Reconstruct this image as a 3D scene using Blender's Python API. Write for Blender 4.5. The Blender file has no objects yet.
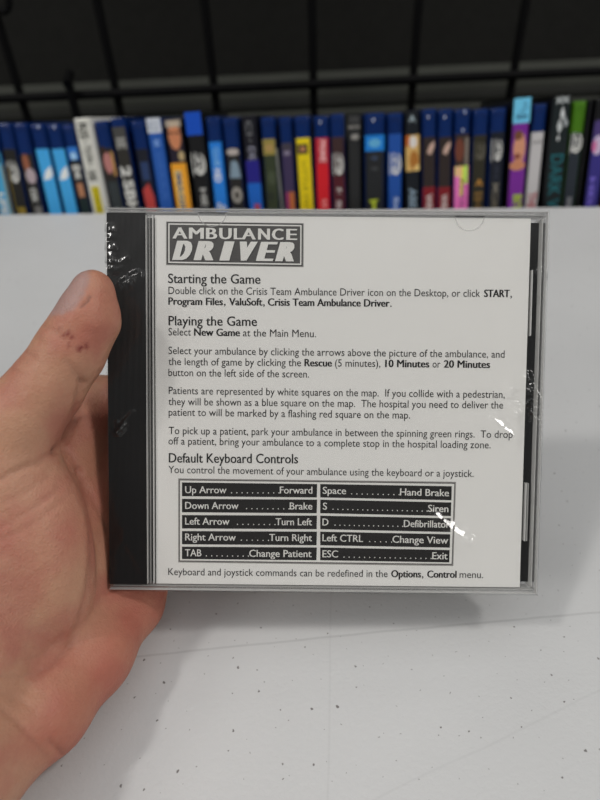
import bpy, math, random
import numpy as np
from math import sin, cos, pi, radians
from mathutils import Vector, Matrix
random.seed(4); np.random.seed(4)
scene = bpy.context.scene
COL = scene.collection

# ------------------------------------------------------------------ camera
FPX = 800 * 26 / 36.0
TABLE_Z = 0.75
CAM_H = 0.198
_d = np.array([333 - 300, -(1114 - 400), -FPX]); _up = -_d / np.linalg.norm(_d)
_fw = np.array([0, 0, -1.0]); _y = _fw - _up * _fw.dot(_up); _y /= np.linalg.norm(_y)
_x = np.cross(_y, _up)
RW = np.array([_x, _y, _up])                 # camera axes -> world axes
CW = np.array([0, 0, TABLE_Z + CAM_H])

cam_data = bpy.data.cameras.new('camera'); cam = bpy.data.objects.new('camera', cam_data); COL.objects.link(cam)
cam_data.lens = 26; cam_data.sensor_width = 36; cam_data.sensor_fit = 'AUTO'
cam_data.clip_start = 0.01
m4 = Matrix([list(RW[i]) + [CW[i]] for i in range(3)] + [[0, 0, 0, 1]])
cam.matrix_world = m4
cam_data.dof.use_dof = True; cam_data.dof.focus_distance = 0.187; cam_data.dof.aperture_fstop = 9.5
scene.camera = cam

# ------------------------------------------------------------------ light
world = bpy.data.worlds.new('world'); scene.world = world; world.use_nodes = True
bg = world.node_tree.nodes['Background']; wt = world.node_tree
# pale ceiling above, dim shop around
tcw = wt.nodes.new('ShaderNodeTexCoord'); sxw = wt.nodes.new('ShaderNodeSeparateXYZ'); rpw = wt.nodes.new('ShaderNodeValToRGB')
wt.links.new(tcw.outputs['Generated'], sxw.inputs[0]); wt.links.new(sxw.outputs['Z'], rpw.inputs[0]); wt.links.new(rpw.outputs[0], bg.inputs[0])
rpw.color_ramp.elements[0].position = 0.66; rpw.color_ramp.elements[0].color = (0.09, 0.09, 0.09, 1)
rpw.color_ramp.elements[1].position = 0.93; rpw.color_ramp.elements[1].color = (0.50, 0.505, 0.51, 1)
bg.inputs[1].default_value = 1.0

def area(name, loc, target, size, power, color=(1, 0.97, 0.93)):
    l = bpy.data.lights.new(name, 'AREA'); l.shape = 'RECTANGLE'; l.size, l.size_y = size; l.energy = power; l.color = color
    o = bpy.data.objects.new(name, l); COL.objects.link(o); o.location = loc
    o.rotation_euler = (Vector(target) - Vector(loc)).to_track_quat('-Z', 'Y').to_euler()
    return o
area('ceiling_lamp_right', (1.6, -0.22, 3.4), (0.1, 0.2, 0.75), (0.26, 0.26), 11.5)
area('ceiling_lamp_left', (-1.5, -0.22, 3.4), (0.1, 0.2, 0.75), (0.26, 0.26), 12.0)
area('ceiling_lamp_rear_left', (-3.0, -2.0, 3.3), (0.0, 0.2, 0.75), (1.2, 0.6), 19)
area('ceiling_lamp_rear_right', (3.0, -2.0, 3.3), (0.0, 0.2, 0.75), (1.2, 0.6), 19)
scene.view_settings.view_transform = 'Standard'; scene.view_settings.look = 'None'
scene.view_settings.gamma = 1; scene.view_settings.use_curve_mapping = False
scene.view_settings.exposure = 0.62
scene.cycles.transparent_max_bounces = 32       # stacked clear plastic

# ------------------------------------------------------------------ helpers
def lin(c, g=1.0):
    out = []
    for v in c[:3]:
        v = v / 255.0
        v = v / 12.92 if v <= 0.04045 else ((v + 0.055) / 1.055) ** 2.4
        out.append(min(v * g, 0.92))
    return tuple(out) + (1,)

_M = {}
def mat(name, color, rough=0.5, spec=0.5, bump=0, bscale=200, metallic=0, var=0):
    if name in _M: return _M[name]
    m = bpy.data.materials.new(name); m.use_nodes = True; nt = m.node_tree
    b = nt.nodes['Principled BSDF']
    b.inputs['Base Color'].default_value = color; b.inputs['Roughness'].default_value = rough
    b.inputs['Specular IOR Level'].default_value = spec; b.inputs['Metallic'].default_value = metallic
    if bump or var:
        tc = nt.nodes.new('ShaderNodeTexCoord'); n = nt.nodes.new('ShaderNodeTexNoise')
        n.inputs['Scale'].default_value = bscale; n.inputs['Detail'].default_value = 4
        nt.links.new(tc.outputs['Object'], n.inputs['Vector'])
        if bump:
            bp = nt.nodes.new('ShaderNodeBump'); bp.inputs['Strength'].default_value = bump; bp.inputs['Distance'].default_value = 0.001
            nt.links.new(n.outputs['Fac'], bp.inputs['Height']); nt.links.new(bp.outputs['Normal'], b.inputs['Normal'])
        if var:
            mx = nt.nodes.new('ShaderNodeMix'); mx.data_type = 'RGBA'; mx.blend_type = 'MULTIPLY'
            mx.inputs[6].default_value = color
            cr = nt.nodes.new('ShaderNodeMapRange'); cr.inputs[3].default_value = 1 - var; cr.inputs[4].default_value = 1 + var
            nt.links.new(n.outputs['Fac'], cr.inputs[0]); nt.links.new(cr.outputs[0], mx.inputs[7]); mx.inputs[0].default_value = 1
            nt.links.new(mx.outputs[2], b.inputs['Base Color'])
    _M[name] = m; return m

def clear_mat(name, tint=(0.95, 0.95, 0.95, 1), ior=1.5, rough=0.03, haze=0.0):
    if name in _M: return _M[name]
    m = bpy.data.materials.new(name); m.use_nodes = True; nt = m.node_tree; nt.nodes.clear()
    out = nt.nodes.new('ShaderNodeOutputMaterial'); tr = nt.nodes.new('ShaderNodeBsdfTransparent'); gl = nt.nodes.new('ShaderNodeBsdfGlossy')
    mx = nt.nodes.new('ShaderNodeMixShader')
    geo = nt.nodes.new('ShaderNodeNewGeometry'); dt = nt.nodes.new('ShaderNodeVectorMath'); dt.operation = 'DOT_PRODUCT'
    nt.links.new(geo.outputs['Incoming'], dt.inputs[0]); nt.links.new(geo.outputs['Normal'], dt.inputs[1])
    def mth(op, a, b):
        n = nt.nodes.new('ShaderNodeMath'); n.operation = op
        for i, q in enumerate((a, b)):
            if isinstance(q, (int, float)): n.inputs[i].default_value = q
            else: nt.links.new(q, n.inputs[i])
        return n.outputs[0]
    f0 = ((ior - 1) / (ior + 1)) ** 2
    fres = mth('ADD', mth('MULTIPLY', mth('POWER', mth('SUBTRACT', 1.0, mth('ABSOLUTE', dt.outputs['Value'], 0)), 5.0), 1 - f0), f0)
    tr.inputs[0].default_value = tint; gl.inputs['Roughness'].default_value = rough; 
    nt.links.new(fres, mx.inputs[0]); nt.links.new(tr.outputs[0], mx.inputs[1]); nt.links.new(gl.outputs[0], mx.inputs[2])
    last = mx
    if haze:
        df = nt.nodes.new('ShaderNodeBsdfDiffuse'); df.inputs[0].default_value = (0.85, 0.85, 0.83, 1)
        m2 = nt.nodes.new('ShaderNodeMixShader'); m2.inputs[0].default_value = haze
        nt.links.new(mx.outputs[0], m2.inputs[1]); nt.links.new(df.outputs[0], m2.inputs[2]); last = m2
    nt.links.new(last.outputs[0], out.inputs[0])
    _M[name] = m; return m

class MB:
    """collects shapes into one mesh with material slots"""
    def __init__(s): s.v = []; s.f = []; s.mi = []; s.mats = []
    def slot(s, m):
        if m not in s.mats: s.mats.append(m)
        return s.mats.index(m)
    def add(s, verts, faces, m):
        k = len(s.v); i = s.slot(m)
        s.v += [tuple(v) for v in verts]; s.f += [tuple(k + a for a in f) for f in faces]; s.mi += [i] * len(faces)
    def box(s, x0, x1, y0, y1, z0, z1, m):
        v = [(x, y, z) for z in (z0, z1) for y in (y0, y1) for x in (x0, x1)]
        s.add(v, [(0, 2, 3, 1), (4, 5, 7, 6), (0, 1, 5, 4), (2, 6, 7, 3), (0, 4, 6, 2), (1, 3, 7, 5)], m)
    def prism(s, poly, axis, a, b, m, cap=True):
        """extrude 2-D polygon (ccw) along axis: 'z' poly in xy, 'y' poly in xz, 'x' poly in yz"""
        def p(q, t): return {'z': (q[0], q[1], t), 'y': (q[0], t, q[1]), 'x': (t, q[0], q[1])}[axis]
        n = len(poly); v = [p(q, a) for q in poly] + [p(q, b) for q in poly]
        f = [(i, (i + 1) % n, n + (i + 1) % n, n + i) for i in range(n)]
        if cap: f += [tuple(range(n - 1, -1, -1)), tuple(range(n, 2 * n))]
        s.add(v, f, m)
    def tube(s, p0, p1, r, m, n=10, r1=None):
        p0 = Vector(p0); p1 = Vector(p1); d = (p1 - p0).normalized(); a = d.orthogonal().normalized(); b = d.cross(a)
        r1 = r if r1 is None else r1
        v = [p0 + (a * cos(2 * pi * i / n) + b * sin(2 * pi * i / n)) * r for i in range(n)] + [p1 + (a * cos(2 * pi * i / n) + b * sin(2 * pi * i / n)) * r1 for i in range(n)]
        s.add(v, [(i, (i + 1) % n, n + (i + 1) % n, n + i) for i in range(n)] + [tuple(range(n - 1, -1, -1)), tuple(range(n, 2 * n))], m)
    def build(s, name, parent=None, smooth=False, bevel=0, mw=None, segs=2):
        me = bpy.data.meshes.new(name); me.from_pydata(s.v, [], s.f)
        for m in s.mats: me.materials.append(m)
        for p, i in zip(me.polygons, s.mi): p.material_index = i; p.use_smooth = smooth
        me.update()
        o = bpy.data.objects.new(name, me); COL.objects.link(o)
        if parent is not None: o.parent = parent
        if mw is not None: o.matrix_world = mw
        if bevel:
            b = o.modifiers.new('bevel', 'BEVEL'); b.width = bevel; b.segments = segs; b.limit_method = 'ANGLE'
        return o

def empty(name, mw, label=None, cat=None, group=None):
    o = bpy.data.objects.new(name, None); COL.objects.link(o); o.matrix_world = mw; o.empty_display_size = 0.02
    tag(o, label, cat, group); return o
def tag(o, label=None, cat=None, group=None, kind=None):
    if label: o['label'] = label
    if cat: o['category'] = cat
    if group: o['group'] = group
    if kind: o['kind'] = kind
    return o

def ray(px, py): return RW @ np.array([(px - 300) / FPX, -(py - 400) / FPX, -1])
def at(px, py, zc): return CW + ray(px, py) * zc
def onplane(px, py, P0, n):
    r = ray(px, py); return CW + r * (np.dot(np.array(P0) - CW, n) / np.dot(r, n))

# lettering: built-in font, turned into meshes
_T = {}
def glyphs(text, bold=0.0):
    k = (text, bold)
    if k in _T: return _T[k]
    cu = bpy.data.curves.new('t', 'FONT'); cu.body = text; cu.size = 1; cu.offset = bold; cu.resolution_u = 3
    o = bpy.data.objects.new('t', cu); COL.objects.link(o)
    dg = bpy.context.evaluated_depsgraph_get(); e = o.evaluated_get(dg); me = e.to_mesh()
    v = np.array([p.co[:2] for p in me.vertices]) if len(me.vertices) else np.zeros((0, 2))
    f = [tuple(p.vertices) for p in me.polygons]
    e.to_mesh_clear(); bpy.data.objects.remove(o); bpy.data.curves.remove(cu)
    _T[k] = (v, f); return v, f
CAPH = None
def cap_height():
    global CAPH
    if CAPH is None: CAPH = glyphs('H')[0][:, 1].max()
    return CAPH

# ------------------------------------------------------------------ setting
M_floor = mat('floor_grey', lin((70, 70, 70)), 0.5, var=0.1, bscale=8)
fl = MB(); fl.box(-2.5, 2.5, -2.0, 2.2, -0.05, 0, M_floor); tag(fl.build('floor'), kind='structure')
M_wall = mat('wall_black_cloth', lin((36, 36, 34)), 0.9, 0.2, bump=0.3, bscale=90, var=0.25)
wl = MB(); wl.box(-2.5, 2.5, 1.05, 1.12, 0, 2.6, M_wall); tag(wl.build('wall_back'), kind='structure')
M_rail = mat('rail_grey', lin((74, 76, 70)), 0.7, 0.3, var=0.2, bscale=14)
M_rail2 = mat('rail_dark', lin((48, 49, 46)), 0.7, 0.3)
tr = MB(); tr.box(-2.4, 2.4, 0.93, 1.045, 0.70, 0.742, M_rail); tr.box(-2.4, 2.4, 0.94, 1.045, 0.745, 0.757, M_rail2); tr.box(-2.4, 2.4, 0.945, 1.045, 0.757, 0.775, M_rail)
tag(tr.build('trim_1', bevel=0.002), kind='structure')

# white plastic folding table; its far edge runs slightly askew to the grid
EDGE_L = np.array([-0.2777, 0.5487, TABLE_Z]); EDGE_R = np.array([0.2742, 0.4999, TABLE_Z])
ex = (EDGE_R - EDGE_L); ex /= np.linalg.norm(ex)
ey = np.cross([0, 0, 1], ex)
emid = (EDGE_L + EDGE_R) / 2

def table_material():
    m = bpy.data.materials.new('white_table_plastic'); m.use_nodes = True; nt = m.node_tree; b = nt.nodes['Principled BSDF']
    L = nt.links.new
    tc = nt.nodes.new('ShaderNodeTexCoord')
    def noise(scale, det=3):
        n = nt.nodes.new('ShaderNodeTexNoise'); n.inputs['Scale'].default_value = scale; n.inputs['Detail'].default_value = det
        L(tc.outputs['Object'], n.inputs['Vector']); return n
    def ramp(src, p0, c0, p1, c1):
        r = nt.nodes.new('ShaderNodeValToRGB'); r.color_ramp.elements[0].position = p0; r.color_ramp.elements[0].color = c0
        r.color_ramp.elements[1].position = p1; r.color_ramp.elements[1].color = c1; L(src, r.inputs[0]); return r
    def mul(a, bb):
        x = nt.nodes.new('ShaderNodeMix'); x.data_type = 'RGBA'; x.blend_type = 'MULTIPLY'; x.inputs[0].default_value = 1
        L(a, x.inputs[6]); L(bb, x.inputs[7]); return x.outputs[2]
    base = ramp(noise(9).outputs['Fac'], 0.3, (0.58, 0.585, 0.585, 1), 0.7, (0.63, 0.635, 0.635, 1))
    # scattered dark specks
    vo = nt.nodes.new('ShaderNodeTexVoronoi'); vo.voronoi_dimensions = '2D'; vo.inputs['Scale'].default_value = 120
    wv = nt.nodes.new('ShaderNodeVectorMath'); wv.operation = 'MULTIPLY_ADD'; wv.inputs[1].default_value = (0.0012, 0.0012, 0); L(noise(900, 1).outputs['Color'], wv.inputs[0]); L(tc.outputs['Object'], wv.inputs[2]); L(wv.outputs[0], vo.inputs['Vector'])
    sp = nt.nodes.new('ShaderNodeMath'); sp.operation = 'MULTIPLY_ADD'; sp.inputs[1].default_value = 1; 
    sx = nt.nodes.new('ShaderNodeSeparateColor'); L(vo.outputs['Color'], sx.inputs[0])
    rad = nt.nodes.new('ShaderNodeMapRange'); rad.inputs[1].default_value = 0.64; rad.inputs[2].default_value = 1.0; rad.inputs[3].default_value = 0.0; rad.inputs[4].default_value = 0.036
    L(sx.outputs[0], rad.inputs[0])
    sb = nt.nodes.new('ShaderNodeMath'); sb.operation = 'SUBTRACT'; L(vo.outputs['Distance'], sb.inputs[0]); L(rad.outputs[0], sb.inputs[1])
    spk = ramp(sb.outputs[0], 0.0, (0.3, 0.28, 0.27, 1), 0.03, (1, 1, 1, 1))
    col = mul(base.outputs[0], spk.outputs[0])
    # faint long scratches
    def line(p, q, w, shade):
        p = np.array(p[:2]); q = np.array(q[:2]); d = q - p; ln = np.linalg.norm(d); d /= ln; n = np.array([-d[1], d[0]])
        dt = nt.nodes.new('ShaderNodeVectorMath'); dt.operation = 'DOT_PRODUCT'; dt.inputs[1].default_value = (n[0], n[1], 0)
        wob = nt.nodes.new('ShaderNodeMath'); wob.operation = 'MULTIPLY_ADD'; nn = noise(14); L(nn.outputs['Fac'], wob.inputs[0]); wob.inputs[1].default_value = 0.004
        L(tc.outputs['Object'], dt.inputs[0]); L(dt.outputs['Value'], wob.inputs[2])
        s1 = nt.nodes.new('ShaderNodeMath'); s1.operation = 'SUBTRACT'; L(wob.outputs[0], s1.inputs[0]); s1.inputs[1].default_value = float(n @ p) + 0.002
        ab = nt.nodes.new('ShaderNodeMath'); ab.operation = 'ABSOLUTE'; L(s1.outputs[0], ab.inputs[0])
        mr = nt.nodes.new('ShaderNodeMapRange'); mr.inputs[1].default_value = w * 0.3; mr.inputs[2].default_value = w; mr.inputs[3].default_value = shade; mr.inputs[4].default_value = 1
        L(ab.outputs[0], mr.inputs[0]); return mr.outputs[0]
    tp = lambda x, y: onplane(x, y, (0, 0, TABLE_Z), np.array([0, 0, 1.0]))
    for a, c, w, s in [((150, 655), (595, 613), 0.0006, 0.86), ((330, 560), (327, 760), 0.0005, 0.95), ((420, 780), (600, 690), 0.0005, 0.95)]:
        x = nt.nodes.new('ShaderNodeMix'); x.data_type = 'RGBA'; x.blend_type = 'MULTIPLY'; x.inputs[0].default_value = 1
        L(col, x.inputs[6]); L(line(tp(*a), tp(*c), w, s), x.inputs[7]); col = x.outputs[2]
    L(col, b.inputs['Base Color']); b.inputs['Roughness'].default_value = 0.5; b.inputs['Specular IOR Level'].default_value = 0.3
    bp = nt.nodes.new('ShaderNodeBump'); bp.inputs['Strength'].default_value = 0.25; bp.inputs['Distance'].default_value = 0.0006
    L(noise(650, 2).outputs['Fac'], bp.inputs['Height']); L(bp.outputs[0], b.inputs['Normal'])
    return m
M_table = table_material()
M_leg = mat('table_leg_grey', lin((95, 97, 100)), 0.4, metallic=0.6)
tb = empty('folding_table', Matrix.Identity(4), 'white speckled plastic table top under the hand and the clear disc case', 'table')
def rowpt(s, t, z): p = emid + ex * s + ey * t; return (p[0], p[1], z)
t = MB()
c = [rowpt(-0.75, 0, 0), rowpt(0.75, 0, 0), rowpt(0.75, -0.72, 0), rowpt(-0.75, -0.72, 0)]
t.prism([(p[0], p[1]) for p in reversed(c)], 'z', TABLE_Z - 0.042, TABLE_Z, M_table)
t.build('table_top', tb, bevel=0.004, segs=3)
for s in (-0.62, 0.62):
    for q in (-0.12, -0.6):
        l = MB(); l.tube(rowpt(s, q, 0.002), rowpt(s, q, TABLE_Z - 0.0425), 0.014, M_leg); l.build('leg', tb, smooth=False)

# ------------------------------------------------------------------ wire grid behind the cases
M_wire = mat('black_wire', lin((8, 8, 9)), 0.6, 0.12)
GD = 0.735
GN = np.array([0, 1.0, 0])
g = empty('wire_grid_panel', Matrix.Translation((0, GD, 0)), 'black wire grid panel standing behind the row of film cases', 'grid panel')
wx = []
for (xa, ya), (xb, yb) in [((3.3, 31.7), (24, 113)), ((96.7, 0), (120, 110)), ((204.3, 0), (216.7, 110)), ((311.7, 0), (314, 110)), ((419, 0), (411, 107)), ((526, 0), (510, 95))]:
    wx.append((onplane(xa, ya, (0, GD, 0), GN)[0] + onplane(xb, yb, (0, GD, 0), GN)[0]) / 2)
sp_ = (wx[5] - wx[0]) / 5
WIRE_R = 0.0047
xs = wx + [wx[0] - sp_, wx[0] - 2 * sp_, wx[5] + sp_, wx[5] + 2 * sp_]
za = onplane(20, 95.5, (0, GD, 0), GN)[2]; zb = onplane(513, 74, (0, GD, 0), GN)[2]; zh = (za + zb) / 2
for x in xs:
    w = MB(); w.tube((x, 0, 0.003 ), (x, 0, 1.75), WIRE_R, M_wire); w.build('upright_wire', g, smooth=False)
for k in range(-7, 9):
    z = zh + k * sp_
    if 0.03 < z < 1.74:
        w = MB(); w.tube((min(xs) - 0.02, -2 * WIRE_R , z), (max(xs) + 0.02, -2 * WIRE_R , z), WIRE_R, M_wire); w.build('cross_wire', g)
hk = MB()
p = onplane(68, 84, (0, GD - 0.02, 0), GN); q = onplane(70, 118, (0, GD - 0.02, 0), GN)
hk.tube((p[0], GD - 0.018, p[2]), (p[0], GD - 0.018, q[2] - 0.01), 0.0048, M_wire)
hk.tube((p[0], GD - 0.0235, p[2]), (p[0], GD - 0.004, p[2] + 0.008), 0.0048, M_wire)
tag(hk.build('grid_hook'), 'short black metal hook hanging on the cross wire above the white cased film', 'hook')
hk = MB(); pts = [(-14, 2), (-4, 8), (2, 12), (7, 10), (9, 4), (8, -4)]
P3 = [onplane(a, b, (0, GD - 0.02, 0), GN) for a, b in pts]
for a, b in zip(P3, P3[1:]): hk.tube(tuple(a), tuple(b), 0.0035, M_wire)
tag(hk.build('grid_hook'), 'curled black wire hook at the top left corner of the grid', 'hook')

# ------------------------------------------------------------------ row of film cases
TILT = radians(13)
cz = np.array([0, 0, 1.0])
ry = ey * cos(TILT) - cz * sin(TILT)          # into the case
rz = cz * cos(TILT) + ey * sin(TILT)          # up the spine
SP0 = emid + ey * 0.018                       # spine plane at table level
BASE = -0.105                                 # shelf level along rz, below table level
def spine(px, py):
    P = onplane(px, py, SP0, ry); d = P - SP0; return np.array([d @ ex, d @ rz])
GAIN = 1.3
def cm(c, rough=0.35):
    return mat('ink_%d_%d_%d' % tuple(c), lin(c, GAIN), rough, 0.4)
M_blue = mat('blue_case_plastic', lin((6, 46, 112), 0.8), 0.18, 0.5)
M_blackcase = mat('black_case_plastic', lin((14, 15, 17), 1.2), 0.3, 0.5)
M_greencase = mat('green_case_plastic', lin((66, 112, 22), 1.3), 0.2, 0.5)
M_whitecase = mat('white_case_plastic', lin((196, 196, 190), 1.6), 0.35, 0.5)
M_greycase = mat('grey_case_plastic', lin((120, 122, 120), 1.4), 0.35, 0.5)
SHELL = {'blue': M_blue, 'black': M_blackcase, 'green': M_greencase, 'white': M_whitecase, 'grey': M_greycase}
W = (205, 205, 200); K = (18, 18, 20)

def ellipse_pts(cx, cy, rx, rz_, a0=0, a1=2 * pi, n=20): return [(cx + rx * cos(a0 + (a1 - a0) * i / n), cy + rz_ * sin(a0 + (a1 - a0) * i / n)) for i in range(n + (0 if abs(a1 - a0 - 2 * pi) < 1e-6 else 1))]

def film_case(bot, top, yb, yt, shell, bands, items, label, cat='film case', depth=0.135, lidpx=33, fwd=0.0, group='film cases in a row along the back edge of the table'):
    """bot/top = (left, right) spine corners read at table level and at the top"""
    b0, b1 = spine(bot[0], yb), spine(bot[1], yb); t0, t1 = spine(top[0], yt), spine(top[1], yt)
    bc, tcn = (b0 + b1) / 2, (t0 + t1) / 2
    w = (b1[0] - b0[0] + t1[0] - t0[0]) / 2 * 0.96
    ax = (tcn - bc); ax /= np.linalg.norm(ax)              # lean within the spine plane
    foot = bc + ax * ((BASE - bc[1]) / ax[1]); H = np.linalg.norm(tcn - foot)
    H -= abs(ax[0]) * w / 2
    lift = abs(ax[0]) * w / 2                               # corner of a leaning case rests on the shelf
    foot = foot + ax * lift; H -= lift * 0
    X = ex * ax[1] - rz * ax[0]; Z = ex * ax[0] + rz * ax[1]; Y = ry
    O = SP0 + ex * foot[0] + rz * foot[1] - ry * fwd
    mw = Matrix([[X[i], Y[i], Z[i], O[i]] for i in range(3)] + [[0, 0, 0, 1]])
    root = empty('film_case', mw, label, cat, group)
    h = w / 2
    def loc(px, py):                                        # photo position on this spine -> (x, z) there
        d = spine(px, py) - foot; return np.array([d[0] * ax[1] - d[1] * ax[0], d @ ax])
    cx = lambda y: (bot[0] + bot[1]) / 2 + ((top[0] + top[1]) / 2 - (bot[0] + bot[1]) / 2) * (y - yb) / (yt - yb)
    zz = lambda y: loc(cx(y), y)[1]
    # shell: rounded spine, extruded upward, bevelled
    r = h * 0.45; prof = []
    prof += [(-h, depth), (-h, r)]
    for i in range(1, 5): a = pi + i * pi / 10; prof.append((-h + r + r * cos(a), r + r * sin(a)))
    prof.append((-h + r, 0)); prof.append((h - r, 0))
    for i in range(1, 5): a = 1.5 * pi + i * pi / 10; prof.append((h - r + r * cos(a), r + r * sin(a)))
    prof += [(h, r), (h, depth)]
    sh = MB(); sh.prism(prof, 'z', 0, H, SHELL[shell]); s_ = sh.build('case_shell', root, bevel=min(0.0016, h * 0.25), segs=3)
    for p_ in s_.data.polygons: p_.use_smooth = False
    # moulded frame on the bare top of the spine
    if bands and lidpx and bands[0][0] > yt + 15:
        fr = MB(); z1 = H - 0.004; z0 = zz(bands[0][0]) + 0.003; xw = h * 0.72
        for (x0, x1, a0, a1) in [(-xw, xw, z1 - 0.0012, z1), (-xw, -xw + 0.0012, z0, z1 - 0.0012), (xw - 0.0012, xw, z0, z1 - 0.0012)]:
            fr.box(x0, x1, -0.0006, 0.0012, a0, a1, SHELL[shell])
        fr.build('moulded_frame', root, bevel=0.0003)
    # printed insert
    if bands:
        ins = MB(); xl = h * 0.93
        for (y0, y1, cl) in bands:
            z1 = min(zz(y0), H - 0.001); z0 = zz(y1) if y1 < 209 else 0.004
            pr = [(-xl, r * 0.9), (-xl * 0.93, 0.0006), (-xl * 0.8, -0.0004), (xl * 0.8, -0.0004), (xl * 0.93, 0.0006), (xl, r * 0.9)]
            ins.prism(pr, 'z', z0, z1, cm(cl))
        io = ins.build('spine_insert', root)
    else: io = root
    made = []
    yf = -0.00046
    lay = 0
    for it in items:
        k = it[0]; lay += 1; yy = yf - 0.00002 * lay
        pic = MB(); let = MB(); emb = MB()
        if k == 'rect':      # x0f,x1f in -1..1, y0,y1, colour
            x0, x1 = it[1] * h, it[2] * h; z1, z0 = zz(it[3]), zz(it[4])
            pic.add([(x0, yy, z0), (x1, yy, z0), (x1, yy, z1), (x0, yy, z1)], [(0, 1, 2, 3)], cm(it[5]))
        elif k == 'blob':    # cxf, y, rxf, ry(px), colour
            e = ellipse_pts(it[1] * h, zz(it[2]), it[3] * h, abs(zz(it[2] - it[4]) - zz(it[2])))
            pic.add([(a, yy, b) for a, b in e], [tuple(range(len(e)))], cm(it[5]))
        elif k == 'poly':
            e = [(a * h, zz(b)) for a, b in it[1]]
            pic.add([(a, yy, b) for a, b in e], [tuple(range(len(e)))], cm(it[2]))
        elif k == 'text':    # string, y0, y1, colour, x0f, x1f, bold ; reads downward
            v, f = glyphs(it[1], it[7] if len(it) > 7 else 0.03)
            mn, mx_ = v.min(0), v.max(0); z1, z0 = zz(it[2]), zz(it[3]); x0, x1 = it[5] * h, it[6] * h
            q = [(x1 - (1 - (b - mn[1]) / (mx_[1] - mn[1])) * (x1 - x0), yy, z1 - (a - mn[0]) / (mx_[0] - mn[0]) * (z1 - z0)) for a, b in v]
            let.add(q, f, cm(it[4]))
        elif k == 'htext':   # upright lettering
            v, f = glyphs(it[1], it[7] if len(it) > 7 else 0.03)
            mn, mx_ = v.min(0), v.max(0); z1, z0 = zz(it[2]), zz(it[3]); x0, x1 = it[5] * h, it[6] * h
            q = [(x0 + (a - mn[0]) / (mx_[0] - mn[0]) * (x1 - x0), yy, z0 + (b - mn[1]) / (mx_[1] - mn[1]) * (z1 - z0)) for a, b in v]
            let.add(q, f, cm(it[4]))
        elif k == 'disc':    # disc emblem: broken ring round a small letter
            yc, s, cl = it[1], it[2], it[3]; zc = zz(yc); R = abs(zz(yc - s) - zc); A = h * (it[4] if len(it) > 4 else 0.62); ox = h * 0.12
            a0, a1 = radians(-150), radians(70)
            o_ = ellipse_pts(ox, zc, A, R, a0, a1, 22); i_ = ellipse_pts(ox - A * 0.06, zc + R * 0.10, A * 0.76, R * 0.80, a0, a1, 22); n = len(o_)
            emb.add([(a, yy, b) for a, b in o_ + i_], [(j, j + 1, n + j + 1, n + j) for j in range(n - 1)], cm(cl))
            v, f = glyphs('b', 0.0); mn, mx_ = v.min(0), v.max(0)
            q = [(ox + (-0.55 + (a - mn[0]) / (mx_[0] - mn[0]) * 1.0) * A, yy - 0.00001, zc + R * (-0.55 + 1.6 * (b - mn[1]) / (mx_[1] - mn[1]))) for a, b in v]
            emb.add(q, f, cm(cl))
            emb.add([(-h * 0.72, yy, zc - R), (-h * 0.62, yy, zc - R), (-h * 0.62, yy, zc + R), (-h * 0.72, yy, zc + R)], [(0, 1, 2, 3)], cm(cl))
        elif k == 'tick':    # highlight on the bare plastic, painted as a small pale mark
            zc = zz(it[1]); 
            v, f = glyphs('v', 0.03); mn, mx_ = v.min(0), v.max(0)
            emb.add([((it[2] + (a - mn[0]) / (mx_[0] - mn[0]) * 0.32) * h, -0.0007, zc + (b - mn[1]) / (mx_[1] - mn[1]) * 0.0028) for a, b in v], f, cm((190, 200, 225)))
        if pic.v: pic.build('cover_picture', io)
        if let.v: let.build('spine_lettering', io)
        if emb.v: emb.build('disc_emblem' if k == 'disc' else 'painted_glint', io)
    return root

B = 'blue'
SKIN = (170, 112, 88)
# (bottom edges, top edges, y bottom, y top, shell, printed bands (y0,y1,colour), details, label)
film_case((-19, -3), (-38, -23), 213, 124, B, [(152, 230, (60, 50, 40))], [('disc', 172, 7, W)], 'blue topped film case cut off by the left side of the photo')
film_case((-2, 14.2), (-21, -6), 213, 124, B, [(152, 230, (66, 150, 190))], [('rect', -0.8, 0.75, 150, 163, (30, 30, 34)), ('text', 'LIFE', 193, 214, W, -0.5, 0.4), ('rect', 0.72, 0.9, 165, 215, (150, 130, 40))], 'film case with aqua spine and white upright lettering at far left')
film_case((15, 29), (-4, 10.5), 213, 123, B, [(149, 230, (30, 29, 27))], [('disc', 172, 11, W), ('rect', -0.8, -0.65, 168, 212, (120, 105, 40)), ('rect', -0.4, 0.7, 207, 216, (130, 110, 40))], 'black film case with pale disc emblem and gold left edge near far left')
film_case((30, 45), (11.5, 26), 213, 123, B, [(154, 230, (34, 33, 32))], [('blob', -0.1, 163, 0.45, 9, (140, 85, 62)), ('blob', 0.2, 176, 0.7, 8, (165, 150, 155)), ('text', 'CSX', 188, 202, W, -0.3, 0.5), ('rect', -0.2, 0.8, 206, 216, (110, 108, 105))], 'dark film case showing a small figure in a pale shirt')
for (bo, tp_, lab) in [((48, 63.3), (28.5, 43.5), 'left one of the two matching sky blue film cases with a white wing shape'), ((64.3, 79), (44.7, 59.5), 'right one of the two matching sky blue film cases with a white wing shape')]:
    film_case(bo, tp_, 213, 124, B, [(149, 230, (62, 156, 214))], [('poly', [(-0.6, 180), (-0.1, 171), (0.75, 166), (0.8, 175), (0.4, 179)], (215, 225, 232)), ('tick', 129, 0.1)], lab, group='pair of sky blue film cases')
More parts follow.
